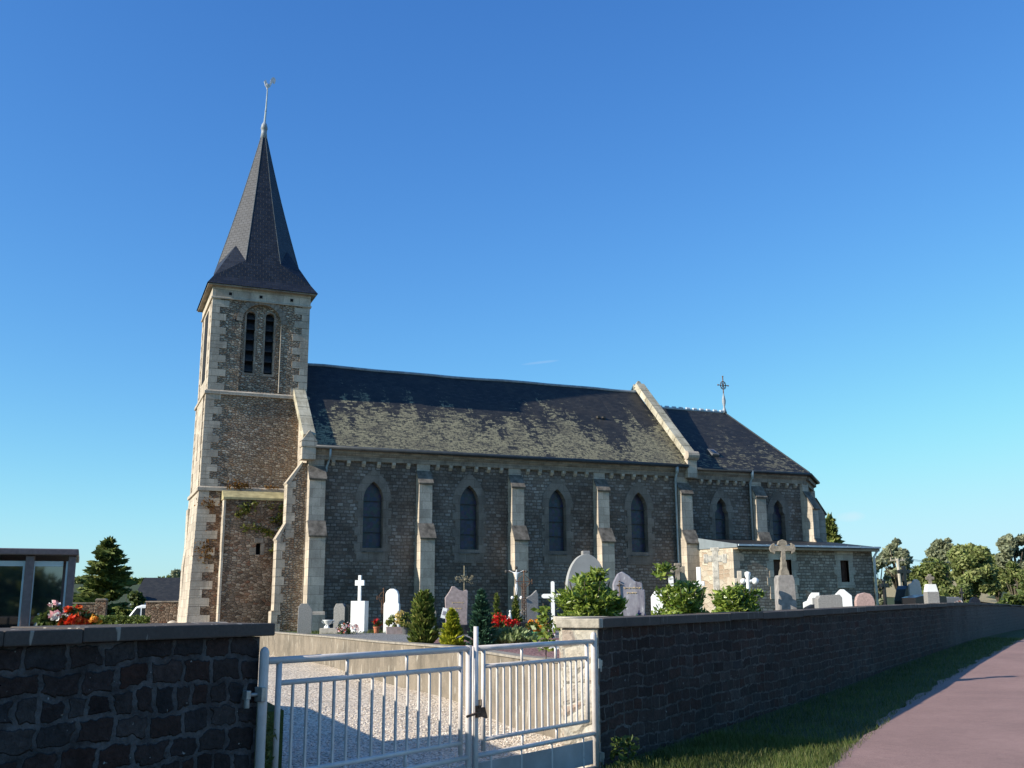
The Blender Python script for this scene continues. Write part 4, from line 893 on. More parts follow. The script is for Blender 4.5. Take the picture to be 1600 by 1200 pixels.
for i,sq_ in enumerate(sw):
    (a,b),(c,_),(_,d),_=sq_; m=MB(); 
    m.box(a-.22,c+.22,Y0-.014,Y0+.1,d+.002,3.38)
    z=b;k=0
    while z<d-.02:
        z2=min(d,z+.26); L=.28 if k%2 else .18; m.box(a-L,a,Y0-.014,Y0+.2,z+.003,z2-.003); m.box(c,c+L,Y0-.014,Y0+.2,z+.003,z2-.003); z=z2;k+=1
    m.box(a-.2,c+.2,Y0-.03,Y0+.2,b-.20,b-.002)
    o=m.build('window',M_lime,SA,True)
    g=MB(); g.box(a,c,Y0+.14,Y0+.16,b,d); g=g.build('shutter',M_wood,None,True); g.data.transform(Matrix.Translation(-Vector(SA.location))); g.parent=o
    g=MB(); 
    for q in (a+.02,c-.02,(a+c)/2): g.box(q-.02,q+.02,Y0+.12,Y0+.14,b,d)
    g=g.build('frame',M_wood,None,True); g.data.transform(Matrix.Translation(-Vector(SA.location))); g.parent=o
m=MB(); m.box(X0+.45,X1-.02,Y0-.015,Y0+.05,1.05,1.16); m.build('plinth',M_limed,SA,True)
m=MB(); m.prism([(Y0-.28,3.42),(32.0,3.80),(32.0,3.87),(Y0-.28,3.50)],'x',X0-.0,X1+.12); m.build('roof',M_slate,SA,True)
m=MB(); m.prism([(Y0-.29,3.41),(31.36,3.45),(31.36,3.84),(Y0-.29,3.515)],'x',X0-.035,X0-.004); m.build('zinc_cladding',plain('blue_grey_zinc',(.20,.235,.26),.5,.15,3,0,.5),SA,True)
m=MB()
x=X0
while x<X1+.05: m.box(x+.012,min(x+.56,X1+.13),Y0-.34,Y0-.282,3.455,3.515); x+=.57
m.build('eave_trim',M_zinc,SA,True)
m=MB(); m.box(X0,X1+.12,Y0-.27,Y0-.02,3.35,3.42); m.build('soffit',plain('tan_soffit',(.33,.25,.17),.8,.2,5),SA,True)
m=MB(); m.tube([(X1+.05,Y0-.25,3.40),(X1+.02,Y0-.06,3.15),(X1+.02,Y0-.06,.8)],.045,8); m.build('downpipe',plain('white_pipe',(.68,.72,.75),.4,.1,5),SA,True,smooth=True)

exec_after=[]
# ------------------------------------------------------------ foliage builders
def leafquads(P,size,up=.3,asp=1.6,rs=.35,dirs=None):
    n=len(P); a=rng.normal(size=(n,3)); a[:,2]=a[:,2]*(1-up)
    if dirs is not None: a=dirs+a*.35
    a/=np.linalg.norm(a,axis=1)[:,None]+1e-9
    b=np.cross(a,rng.normal(size=(n,3))); b/=np.linalg.norm(b,axis=1)[:,None]+1e-9
    s=size*(1+rs*rng.normal(size=n)).clip(.4,1.8)[:,None]; a=a*s*asp/2; b=b*s/2
    return np.stack([P-a,P+b*.9,P+a,P-b*.9],1).reshape(-1,3)
def clumps(n,K,rx,ry,rz,cr,shape='round',shell=.6):
    """points in K random clumps spread through an ellipsoid centred at origin"""
    c=rng.normal(size=(K,3)); c/=np.linalg.norm(c,axis=1)[:,None]; c*=(shell+(1-shell)*rng.random((K,1)))
    c*=np.array([rx,ry,rz])*.82
    r=cr*(.6+.7*rng.random(K)); w=r**2; idx=rng.choice(K,n,p=w/w.sum())
    d=rng.normal(size=(n,3)); d/=np.linalg.norm(d,axis=1)[:,None]; d*=(rng.random((n,1))**.45)
    return c[idx]+d*r[idx][:,None]*np.array([1,1,.8])
def broadleaf(name,label,base,h,rw,crown0,mat,n=4200,leaf=.30,K=26,cr=.32,group=None,trunk=.18,cat='tree',squash=1.,lean=0):
    n=int(n*2.0); leaf*=.68; K=int(K*1.5); cr*=.85
    t=thing(name,label,cat,base,0,group); ch=(h-crown0)/2
    P=clumps(n,K,rw,rw*squash,ch,cr*rw); P[:,2]+=crown0+ch; P[:,0]+=lean*(P[:,2]/h)
    quads('crown',leafquads(P,leaf),mat,t)
    m=MB(); m.tube([(0,0,-.4),(.03*h*.1,0,crown0),(lean*.6,.02*h,crown0+ch)],[trunk,trunk*.8,trunk*.4],8)
    for i in range(6):
        a=i*1.05+random.random(); r=rw*(.5+.3*random.random()); z=crown0+ch*(.5+random.random())
        m.tube([(0,0,crown0*.8+ch*.2*i/6),(r*.5*math.cos(a),r*.5*math.sin(a),(crown0+z)/2+.2*ch),(r*math.cos(a)+lean*.7,r*math.sin(a),z+.2*ch)],[trunk*.5,trunk*.3,trunk*.12],6)
    m.build('trunk',M_bark,t,smooth=True); return t
def conifer(name,label,base,h,r,mat,n=5000,leaf=.16,z0=.1,power=1.,layers=14,cat='tree',group=None,trunk=.12,droop=.2,tip=0,var=.3):
    t=thing(name,label,cat,base,0,group)
    L=layers*7; out=[];dirs=[]
    per=max(4,n//L)
    for i in range(L):
        f_=(i+.5)/L; z=z0+(h-z0)*f_; R=r*(1-f_)**power*(1-var+2*var*random.random()); a=random.random()*6.283
        if R<.02: R=.02
        u=rng.random(per)**.7; w=(rng.random(per)-.5)*.55*(.3+u); 
        x=R*u*np.cos(a)-w*R*.6*np.sin(a); y=R*u*np.sin(a)+w*R*.6*np.cos(a)
        zz=z-droop*R*u*u+(rng.random(per)-.5)*.12*R+tip*R*u
        out.append(np.stack([x,y,zz],1)); dirs.append(np.tile([math.cos(a),math.sin(a),.1+tip*1.5],(per,1)))
    tp=np.zeros((40,3)); tp[:,2]=h*(.93+.09*rng.random(40)); tp[:,:2]=rng.normal(size=(40,2))*.012*h; out.append(tp); dirs.append(np.tile([0,0,1.],(40,1)))
    P=np.concatenate(out); D_=np.concatenate(dirs)
    quads('crown',leafquads(P,leaf,asp=2.4,dirs=D_),mat,t)
    m=MB(); m.tube([(0,0,-.3),(0,0,h*.5),(0,0,h*.97)],[trunk,trunk*.6,.01],7); m.build('trunk',M_bark,t,smooth=True); return t
def P_at(px,D,z): q=at(px,950,D); return (q.x,q.y,z)
def zat(px,py,D): return at(px,py,D).z
def S(D): return D*.9775/F   # metres per pixel across

# ---- trees on the left and right
D=58; conifer('conifer','dark bushy spruce behind the glass-fronted vault','tree'and P_at(163,D,-.3),zat(155,845,D)+.3,2.0,L_spruce,15000,.2,.2,.62,14,trunk=.15,droop=-.1)
D=120; broadleaf('distant_tree','small tree top showing over the slate roof left of the tower',P_at(272,D,.5),zat(270,888,D)-.5,1.6,1.5,L_ash,1200,.5,8)
D=62; q=P_at(207,D,-.3); broadleaf('yellowing_bush','small yellow-green bush between the spruce and the slate roofed barn',q,zat(212,914,D)+.3,.8,.4,L_hedge,1500,.2,10,.5,None,.08,'bush')
D=62; conifer('spruce','slim spruce rising behind the sacristy roof',P_at(1305,D,.8),zat(1305,812,D)-.8,1.5,L_spruce,6500,.22,.3,.8,16,trunk=.12)
D=70; broadleaf('dark_tree','low dark tree right of the spruce behind the sacristy roof',P_at(1334,D,.8),zat(1334,843,D)-.8,1.5,1,L_treed,2500,.28,12,.45,None,.12)
TRG='trees in the fields beyond the churchyard'
D=95
for lab,px,D,yt,wpx,c0,mat,n,leaf,K,cr,tr in (
 ('tall airy grey-green tree just right of the sacristy corner',1405,88,838,58,2.6,L_ash,4200,.32,22,.30,.2),
 ('loose grey-green tree between the sacristy pipe and the tall airy tree',1373,84,852,46,.8,L_ash,3000,.30,16,.34,.16),
 ('grey-green tree top standing behind the round dark tree',1484,125,833,48,3.,L_ash,3600,.45,18,.34,.22),
 ('round dark tree beside the utility pole',1464,82,870,72,.3,L_treed,6500,.26,26,.42,.2),
 ('broad bright green tree, fullest of the trees on the right',1524,88,840,74,1.2,L_tree,8500,.28,30,.40,.24),
 ('green tree behind the right side of the broad bright tree',1562,100,862,46,1.,L_tree,4200,.32,20,.42,.2),
 ('dark bush at the foot of the broad bright green tree',1500,78,910,52,.2,L_treed,3500,.24,16,.5,.12),
 ('tall airy tree cut by the right edge of the picture',1596,96,826,66,3.,L_ash,3800,.34,20,.32,.22),
 ('brownish bushy tree below the airy tree at the right edge',1590,80,874,40,.4,L_treed,3400,.25,18,.45,.15)):
    b=P_at(px,D,gz(*P_at(px,D,0)[:2])); broadleaf('field_tree',lab,b,zat(px,yt,D)-b[2],wpx*S(D)/2,c0,mat,n,leaf,K,cr,TRG,tr)
# far woods closing the horizon
def wood(name,px0,px1,D,yt,n,label):
    out=[]
    for i in range(n):
        px=px0+(px1-px0)*random.random(); d=D*(1+random.uniform(-.08,.12)); b=P_at(px,d,0); g=gz(b[0],b[1]); h=max(1.2,(zat(px,yt,d)-g)*(.6+.6*random.random()))
        P=clumps(150,4,h*.8,h*.8,h*.5,h*.5); P+=np.array([b[0],b[1],g+h*.45]); out.append(P)
    o=quads(name,leafquads(np.concatenate(out),1.1),L_treed); tag(o,label,'wood' if False else None,kind='stuff'); return o
wood('far_hedgerow',1400,1700,215,911,60,'far dark hedgerow behind the fields')
wood('far_woods',-250,330,230,926,70,'far woods left of the church')
# hedge at the right edge of the field
D=64
t=thing('field_hedge','ragged green hedge along the field edge at far right','hedge',P_at(1590,D,0))
q0=Vector(P_at(1548,D,0)); out=[]
for i in range(26):
    px=1545+i*6; b=Vector(P_at(px,D+i*.3,0)); g=gz(b.x,b.y); h=.9+.9*random.random()+(1.2 if 5<i<16 else 0)
    P=clumps(170,4,.6,.6,h/2,.45); P+=np.array([b.x-t.location.x,b.y-t.location.y,g+h/2]); out.append(P)
quads('foliage',leafquads(np.concatenate(out),.2),L_hedge,t)
# trees behind the camera, mirrored in the vault's glass front
for i,(x,y,h,r) in enumerate(((-3.5,-24,2.9,2.6),(-9,-27,4.2,3.2),(-15,-24,3.1,2.8),(-21,-28,4.6,3.4),(4,-30,3.4,3))):
    broadleaf('roadside_tree','dark tree across the road mirrored in the vault glass, %s'%('lower and nearest the gate','tall one','broad low one','tallest of the row','one opposite the gate')[i],(x,y,0),h,r,.5,L_treed,1500,.5,14,.45,'trees across the road',.2)

# ---- utility pole
D=60; b=P_at(1405,D,.3); t=thing('utility_pole','leaning pale utility pole with crossarm left of the dark monument','pole',b)
q=at(1402,873,D); h=q.z-b[2]; lx=q.x-b[0]; ly=q.y-b[1]; m=MB(); top=Vector((lx,ly,h)); bot=Vector(at(1411,938,D))-Vector(b); bot.z=-.5
m.tube([bot,top],[.10,.085],10); m.build('shaft',M_pole,t,smooth=True)
m=MB(); a=Vector((r0.x,r0.y,0)); c=top+Vector((0,0,-.1)); m.tube([c-a*.42,c+a*.42],.05,6); 
for s_ in (-.38,-.1,.3): m.tube([c+a*s_,c+a*s_+Vector((0,0,.18))],.03,6)
m.build('crossarm',M_pole,t)
m=MB(); 
p0=Vector(b)+c+Vector((0,0,.15))-Vector(b)
for s_ in (-.38,.3):
    st_=c+a*s_+Vector((0,0,.15)); en=Vector(at(1520,869,130))-Vector(b); m.tube([st_+(en-st_)*f_/8-Vector((0,0,math.sin(math.pi*f_/8)*.5)) for f_ in range(9)],.012,4)
m.build('wire',M_gutter,t)

# ------------------------------------------------------------ graves
def place(px,D,z=.80): return P_at(px,D,z)
def front(phi): return rad(phi+90)
def outline_stone(name,label,px,D,x0,x1,y0,yb,poly,mat,phi=262,th=.12,zb=.80,base=None,cat='gravestone',bev=.012,group=None):
    """poly: unit outline (0..1,0..1) scaled to the size the stone has at its distance"""
    w_=(x1-x0)*S(D); zt=zat(px,y0,D); h=zt-zb; t=thing(name,label,cat,place((x0+x1)/2,D,zb),front(phi),group)
    m=MB(); m.prism([((a-.5)*w_,b*h) for a,b in poly],'y',-th/2,th/2); m.build('slab',mat,t,bevel=bev)
    if base: m=MB(); m.box(-w_*.62,w_*.62,-th*.9,th*.9,0,.10); m.build('base',base,t,bevel=.01)
    return t,w_,h
RND=[(0,0),(1,0),(1,.8),(.93,.9),(.8,.97),(.5,1),(.2,.97),(.07,.9),(0,.8)]
ARC=[(0,0),(1,0),(1,.62)]+[(.5+.5*math.cos(a),.62+.38*math.sin(a)) for a in [math.pi*i/14 for i in range(1,14)]]+[(0,.62)]
CUT=[(0,0),(1,0),(1,.78),(.72,1),(.25,1),(0,.84)]
SHO=[(0,0),(1,0),(1,.66),(.94,.68),(.94,.86),(.85,.95),(.65,1),(.4,1),(.2,.95),(.1,.88),(.1,.70),(0,.66)]
WAV=[(.06,.0),(.95,.0),(1,.06),(.97,.30),(1,.90),(.92,.93),(.78,.90),(.6,.93),(.42,1),(.3,1),(.2,.9),(0,.76),(.03,.5),(.04,.25)]
def crossmesh(m,H,arm,za,t1,t2=None,ends=0,y=.04):
    t2=t2 or t1; m.box(-t1/2,t1/2,-y,y,0,H)
    m.box(-arm,-t1/2-.0005,-y,y,za-t2/2,za+t2/2); m.box(t1/2+.0005,arm,-y,y,za-t2/2,za+t2/2)
# slate headstone at the corner buttress foot
outline_stone('headstone','narrow dark headstone with cut corners leaning on the corner buttress foot',477,29.6,466,488,943,985,[(0,0),(1,0),(1,.80),(.72,1),(.2,1),(.02,.88)],M_gran,258,.10)
t,w_,h=outline_stone('headstone','small dark headstone with clipped corners behind the white urn',533,30.2,523,541,943,978,[(0,0),(1,0),(1,.86),(.8,1),(.2,1),(0,.84)],M_gran,240,.22)
m=MB(); m.prism([(.0+w_/2+.01,0),(w_/2+.12,0),(w_/2+.12,h*.94),(w_/2+.01,h*.97)],'y',-.05,.2); m.build('dark_side',M_blackg,t)  # black slab forms the stone's darker right side
# urn on block
D=28.4; b=place(515,D); t=thing('urn_plinth','low beige stone block carrying a white urn by the corner buttress','plinth',b,front(255)); m=MB(); m.box(-.24,.24,-.15,.15,0,.17); m.build('block',M_beige,t,bevel=.01)
t=thing('urn','small white two-handled urn standing on the beige block','urn',(b[0]-.03,b[1],b[2]+.17)); m=MB(); m.lathe([(.05,0),(.06,.02),(.025,.05),(.03,.08),(.10,.13),(.13,.20),(.14,.21),(.12,.22)],0,0,14); m.build('bowl',M_wht2,t,smooth=True)
m=MB()
for s_ in (-1,1): m.tube([(s_*.11,0,.13),(s_*.17,0,.17),(s_*.15,0,.22),(s_*.10,0,.20)],.012,6)
m.build('handle',M_wht2,t)
t=thing('vase','tiny white cylindrical vase in front of the corner buttress','vase',P_at(510,28.9,.86),0); m=MB(); m.lathe([(.05,0),(.05,.13),(.03,.16)],0,0,10); m.build('body',M_wht,t,smooth=True); m=MB(); m.lathe([(.022,.16),(.022,.19)],0,0,8); m.build('lid',M_wht,t)
# white cross monument
D=29.3; b=place(562,D); t=thing('white_cross_monument','white marble block topped by a tall plain white cross','grave monument',b,front(236))
w_=23*S(D); zb_=zat(562,939,D)-.8; zt2=zat(562,899,D)-.8; m=MB(); m.box(-w_/2,w_/2,-.16,.16,.06,zb_); m.build('block',M_wht,t,bevel=.008)
m=MB(); m.box(-w_*.42,w_*.42,-.2,.2,0,.06); m.build('base',M_wht2,t,bevel=.008)
m=MB(); crossmesh(m,zt2-zb_,.135,(zt2-zb_)*.70,.085,.15,y=.04); m.v=[q+Vector((-.01,0,zb_+.002)) for q in m.v]; m.build('cross',M_wht,t,bevel=.006)
def flowers(name,label,px,D,z,rw,rh,mat,leafm=L_hedge,n=120,leaf=.035,cat='flowers',green=220,pot=None,potr=.07,poth=.14,potm=M_terra):
    t=thing(name,label,cat,P_at(px,D,z)); z0=0
    if pot: m=MB(); m.lathe([(potr*.7,0),(potr*.95,poth*.8),(potr*1.1,poth*.82),(potr*1.1,poth),(potr*.9,poth)],0,0,14); m.build('pot',potm,t,smooth=False); z0=poth*.8
    P=clumps(green,7,rw,rw*.6,rh*.5,rw*.4); P[:,2]+=z0+rh*.42; quads('leaves',leafquads(P,leaf*1.4),leafm,t)
    P=clumps(n,8,rw*1.02,rw*.65,rh*.5,rw*.32,shell=.9); P[:,2]+=z0+rh*.55; P[:,1]-=rw*.1; quads('blossoms',leafquads(P,leaf*1.2,asp=1.1),mat,t); return t
flowers('flower_bed','mixed white and dark red flowers at the foot of the white cross block',546,27.9,.80,.36,.28,P_mix,n=260,green=200)
flowers('potted_geranium','red geranium in a terracotta pot beside the white headstone',589,28.6,.80,.17,.26,P_red,n=60,green=60,pot=True,potr=.085,poth=.2)
# rusty ironwork crosses
def ironcross(name,label,px,D,yt,wpx,mat,phi=262,cat='iron cross',zc=.8,lattice=True,balls=0):
    b=place(px,D); H=zat(px,yt,D)-.8; w_=wpx*S(D)/2; t=thing(name,label,cat,b,front(phi)); m=MB(); za=H*zc
    m.tube([(0,0,-.1),(0,0,H)],.014,6); m.tube([(-w_,0,za),(w_,0,za)],.012,6)
    if lattice:
        m.tube([(-.06,0,0),(-.05,0,za-.05)],.011,5); m.tube([(.06,0,0),(.05,0,za-.05)],.011,5)
        for i in range(int(za/.12)): m.tube([(-.055,0,.12*i),(.055,0,.12*i+.12)],.008,5); m.tube([(.055,0,.12*i),(-.055,0,.12*i+.12)],.008,5)
    for s_ in (-1,1):
        m.tube([(s_*w_,0,za-.06),(s_*w_,0,za+.06)],.012,5)
        m.tube([(s_*.03,0,za-.16),(s_*w_*.5,0,za-.1),(s_*w_*.75,0,za-.02)],.009,5); m.tube([(s_*.03,0,za+.16),(s_*w_*.5,0,za+.1),(s_*w_*.75,0,za+.02)],.009,5)
    m.ball((0,0,H),.03)
    m.build('ironwork',mat,t); return t,H,w_
ironcross('rusty_iron_cross','thin rusty wrought-iron cross left of the white round-topped headstone',599,29.8,920,20,M_rust)
outline_stone('headstone','bright white headstone with round top and stepped shoulders left of the second buttress',613,29.2,600,625,920,981,SHO,M_wht,238,.14)
D=27.9; b=place(618,D); t=thing('planter','long mauve stone trough under the clipped golden bush','planter',b,front(258)); w_=28*S(D); m=MB(); m.prism([(-w_*.47,0),(w_*.47,0),(w_*.5,.21),(-w_*.5,.21)],'y',-.12,.12); m.build('trough',M_mauve,t,bevel=.01)
flowers('clipped_bush','round brownish-green clipped bush in the mauve trough',616,27.9,.98,.20,.42,P_yel,L_thuja,60,.03,'bush',420)
flowers('golden_bush','round bush with straw-yellow tips in a grey pot',635,27.4,.80,.30,.50,P_yel,L_thuja,240,.035,'bush',460,True,.11,.2,M_grand)
outline_stone('headstone','small grey headstone half hidden behind the green cypress',656,30.4,650,664,937,985,RND,M_gran,258,.1)
# mauve granite stone with gold script
t,w_,h=outline_stone('headstone','mauve granite headstone with wavy top and gold script',712,27.6,695,731,916,985,WAV,M_mauve,256,.13)
def scribble(t,x0,x1,z,yy,amp=.018,mat=M_gold,r=.0035):
    m=MB(); n=26; seg=[]; 
    for i in range(n+1):
        f_=i/n; seg.append((x0+(x1-x0)*f_+.008*math.sin(i*2.6),yy,z+amp*math.sin(i*2.2)*(.5+.5*math.sin(i*.9+.5))))
        if i%7==6: m.tube(seg,r,5); seg=[]
    if len(seg)>1: m.tube(seg,r,5)
    m.build('gold_script',mat,t)
scribble(t,-.12,.20,h*.66,-.07); scribble(t,-.06,.14,h*.54,-.07)
m=MB(); m.box(-w_*.62,w_*.55,-.75,-.10,.02,.27); m.build('tomb_slab',M_blackg,t,bevel=.01)
D=28.6; b=place(725,D); t=thing('ornate_iron_cross','open flowered wrought-iron cross rising behind the mauve headstone','iron cross',b,front(262))
m=MB(); H=zat(725,884,D)-.8; za=H*.86; m.tube([(0,0,0),(0,0,H)],.012,6); m.tube([(-.24,0,za-.12),(.24,0,za-.12)],.010,6)
for i in range(26):
    a=random.random()*6.28; k=random.choice([(0,za+.05,.05,.2),(-.15,za-.12,.13,.06),(.15,za-.12,.13,.06)]); x=k[0]+random.uniform(-1,1)*k[2]; z=k[1]+random.uniform(-1,1)*k[3]
    m.tube([(x,0,z),(x+.04*math.cos(a),-.02,z+.04*math.sin(a)),(x+.06*math.cos(a+.8),0,z+.06*math.sin(a+.8))],.007,5); m.ball((x+.06*math.cos(a+.8),0,z+.06*math.sin(a+.8)),.014,6)
m.build('ironwork',plain('tarnished_gilt',(.30,.25,.15),.5,.4,20,0,.5),t)
for px,lab,y0,y1,tilt in ((692,'small tilted white memorial plaque left of the mauve headstone',950,966,14),(709,'small white memorial plaque standing before the mauve headstone',953,966,0)):
    D=26.6; z0=zat(px,y1,D); t=thing('memorial_plaque',lab,'plaque',P_at(px,D,z0),front(250)); m=MB(Matrix.Rotation(rad(tilt),4,'Y')); hh=(y1-y0)*S(D); m.box(-.06,.06,-.012,.012,0,hh); m.build('plate',M_wht,t,bevel=.004); m=MB(Matrix.Rotation(rad(tilt),4,'Y')); m.box(-.035,.035,-.017,-.0125,hh*.3,hh*.7); m.build('inlay',M_marb,t)
# conifers in front
def bedz(): return .85
for nm,lab,px,yb,yt,wpx,mat,n,lf,pw,kw in (
 ('green_cypress','upright feathery green cypress with yellow tips on the planting bed',661,1006,927,42,L_thuja,7500,.045,.36,dict(tip=.75,droop=0)),
 ('golden_cypress','small bright yellow-green cone-shaped cypress on the planting bed',706,1008,953,36,L_gold,5000,.038,.62,dict(tip=.5,droop=0)),
 ('blue_cypress','tall loose blue-green conifer behind the gate bolt',752,1008,924,46,L_blue,5200,.05,.75,dict(tip=.4,droop=0))):
    b=onZ(px,yb,.85); D=(b.x*fw.x+b.y*fw.y)/math.hypot(fw.x,fw.y); h=zat(px,yt,D)-.85
    conifer(nm,lab,(b.x,b.y,.85),h,wpx*S(D)/2*(1.1),mat,int(n*1.3),lf*.85,-.12,pw,26,'shrub',None,.02,var=.14,**kw)
D=27.0
for px,lab,yt in ((776,'left small dark cone-shaped conifer in the black grave trough',929),(806,'right small dark cone-shaped conifer in the black grave trough',932)):
    conifer('dwarf_conifer',lab,P_at(px,D,1.05),zat(px,yt,D)-1.05,.15,L_thuja,2200,.032,0,.7,12,'shrub','pair of dwarf conifers on the black grave',.012,droop=0,tip=.5)
b=place(790,26.4); t=thing('black_tomb','long black granite grave trough planted with red flowers','tomb',b,front(262)); m=MB(); m.box(-.34,.30,-.1,.1,0,.27); m.build('trough',M_blackg,t,bevel=.01); m=MB(); m.box(.32,.92,-.35,.4,0,.34); m.build('slab',M_blackg,t,bevel=.01)
flowers('red_flowers','mass of red flowers along the black grave trough',790,26.0,1.04,.40,.24,P_red,n=560,green=240,leaf=.04)
t=thing('white_figurine','small white flower ornament between the dwarf conifers','ornament',P_at(797,26.9,1.1)); m=MB(); m.lathe([(.05,0),(.03,.05),(.05,.12),(.04,.2),(.02,.27)],0,0,10); m.ball((0,0,.3),.035); m.ball((-.05,0,.1),.04); m.build('figure',M_wht,t,smooth=True)
# crucifix
D=27.8; b=place(807,D); H=zat(805,887,D)-.8; t=thing('crucifix','tall dark iron calvary crucifix with a white figure of Christ','crucifix',b,front(250))
m=MB(); za=H-.10; m.box(-.03,.03,-.02,.02,0,H); m.box(-.26,-.031,-.02,.02,za-.03,za+.03); m.box(.031,.26,-.02,.02,za-.03,za+.03)
for q in ((-.27,za),(.27,za),(0,H)): m.ball((q[0],0,q[1]),.045)
for s_ in (-1,1): m.tube([(s_*.05,0,.25),(s_*.09,0,.5),(s_*.04,0,.8),(s_*.07,0,.95)],.014,5)
m.tube([(-.1,0,.1),(0,0,.5),(.1,0,.1)],.016,5); m.build('cross',M_iron,t)
me=bpy.data.meshes.new('christ_figure'); J=[(0,-.05,za-.32),(0,-.06,za-.16),(0,-.055,za-.06),(0,-.07,za+.0),(.01,-.08,za+.045),(-.10,-.04,za-.02),(-.20,-.03,za+.03),(.10,-.04,za-.02),(.20,-.03,za+.03),(-.02,-.06,za-.46),(-.005,-.04,za-.62),(.02,-.06,za-.46),(.005,-.04,za-.62)]
me.from_pydata(J,[(0,1),(1,2),(2,3),(3,4),(2,5),(5,6),(2,7),(7,8),(0,9),(9,10),(0,11),(11,12)],[])
cf=bpy.data.objects.new('christ_figure',me); COL.objects.link(cf); cf.parent=t; mo=cf.modifiers.new('skin','SKIN'); 
for i,r in enumerate([.032,.028,.036,.014,.026,.012,.009,.012,.009,.018,.011,.018,.011]): me.skin_vertices[0].data[i].radius=(r,r*.8)
me.skin_vertices[0].data[0].use_root=True; cf.modifiers.new('sub','SUBSURF').levels=1; me.materials.append(M_wht)
m=MB(); m.ball((-.11,-.05,zat(798,934,D)-.8),.045); m.ball((.13,-.05,zat(812,934,D)-.8),.05); m.build('white_rose',M_wht2,t,smooth=True)
ironcross('lattice_iron_cross','tall brown lattice iron cross right of the crucifix',819,27.2,893,26,M_rust,zc=.84)
outline_stone('headstone','plain grey headstone with clipped top behind the lattice iron cross',833,27.9,821,841,922,985,[(0,0),(1,0),(1,.9),(.85,1),(.4,.88),(.1,.84),(0,.8)],M_gran,262,.12)
flowers('orange_flowers','orange and yellow chrysanthemums in a green pot before the grey headstone',838,24.6,.82,.28,.30,P_or,n=420,green=220,pot=True,potr=.12,poth=.13,potm=plain('green_plastic',(.03,.16,.07),.5,.1,4))
flowers('pink_flowers','tall pink and white flowers beside the pillar wall',860,23.,.82,.13,.36,P_pw,L_hedge,150,.035,'flowers',110)
# low strap-leaved shrub
b=onZ(802,1007,.85); t=thing('low_shrub','low spreading grey-green leafy shrub on the planting bed','shrub',tuple(b))
n=1500; u=rng.random(n); a=rng.random(n)*6.283; r=.46*u**.5; P=np.stack([r*np.cos(a),r*np.sin(a)*.8,.05+.22*(1-u)*rng.random(n)+.05*rng.random(n)],1); dr=np.stack([np.cos(a)*.8,np.sin(a)*.8,.5+rng.random(n)*.6],1)
quads('leaves',leafquads(P,.05,asp=3.2,dirs=dr),foliage('sage_leaf',(.13,.18,.06),(.22,.28,.11),(.38,.44,.22),.5,.2,.3),t)
t=thing('small_white_marker','small white wooden foot marker beside the orange flowers','marker',P_at(858,23.5,.80),front(255)); m=MB(); m.box(-.03,.03,-.01,.01,0,.13); m.prism([(-.03,.13),(.03,.13),(0,.17)],'y',-.01,.01); m.build('board',M_wht,t)
# white cross G8
D=24.5; b=place(864,D); H=zat(864,911,D)-.8; t=thing('white_cross','plain white cross with rounded ends left of the large round-topped stone','cross',b,front(243)); m=MB(); crossmesh(m,H,.22,H-.30,.085,.10,y=.03)
for q in ((-.22,H-.30),(.22,H-.30),(0,H)): m.tube([(q[0],-.029,q[1]),(q[0],.029,q[1])],.045,12)
m.build('cross',M_wht,t)
# large round-top stone
t,w_,h=outline_stone('round_top_headstone','large grey round-topped headstone behind the first laurel bush',915,25.5,884,949,866,985,[(0,0),(1,0),(1,.55)]+[(.5+.5*math.cos(a),.55+.45*math.sin(a)) for a in [math.pi*i/24 for i in range(1,24)]]+[(0,.55)],plain('smooth_grey_cement',(.31,.31,.30),.8,.12,3,.2),258,.22,bev=.015)
m=MB(); m.box(-.09,.09,-.1,.1,h-.03,h+.08); m.build('cap',M_gran,t,bevel=.01)
# marble shield
D=16.5; SH=[(.30,0),(.75,0),(.86,.18),(.97,.42),(1,.62),(1,.78),(.93,.78),(.92,.86),(.70,.88),(.5,.95),(.30,1),(.15,.97),(.03,.88),(.0,.84),(.01,.6),(.04,.42),(.14,.24),(.30,.2)]
t,w_,h=outline_stone('marble_headstone','shield-shaped mauve veined marble headstone with bronze figure and gold script',983,D,958,1008,893,984,SH,M_marb,250,.12)
scribble(t,-.09,.20,h*.80,-.066,.012); scribble(t,-.04,.12,h*.74,-.066,.009)
m=MB(); m.tube([(-.165,-.07,h*.62),(-.15,-.075,h*.72),(-.16,-.075,h*.86)],.009,6); m.tube([(-.20,-.072,h*.83),(-.11,-.072,h*.84)],.007,6); m.ball((-.155,-.08,h*.88),.014); m.build('bronze_figure',M_bronze,t)
m=MB(); m.tube([(-.10,-.10,.12),(-.04,-.12,.24),(-.05,-.11,.33),(-.09,-.10,.40)],[.035,.05,.03,.015],8); m.tube([(-.04,-.12,.24),(.02,-.12,.18)],[.03,.01],6); m.build('bronze_bird',M_bronze,t,smooth=True)
flowers('blue_flowers','small clump of dark blue flowers at the right foot of the marble shield stone',1000,15.9,1.30,.10,.16,petals('blue_petals',(.03,.04,.16),(.07,.08,.25)),L_blue,60,.03,'flowers',60)
m=MB()
outline_stone('headstone','low white slanted headstone left of the middle laurel bush',1028,19.5,1018,1040,920,984,[(0,0),(1,0),(1,.93),(.55,1),(.35,.98),(0,.86)],M_wht,236,.14)
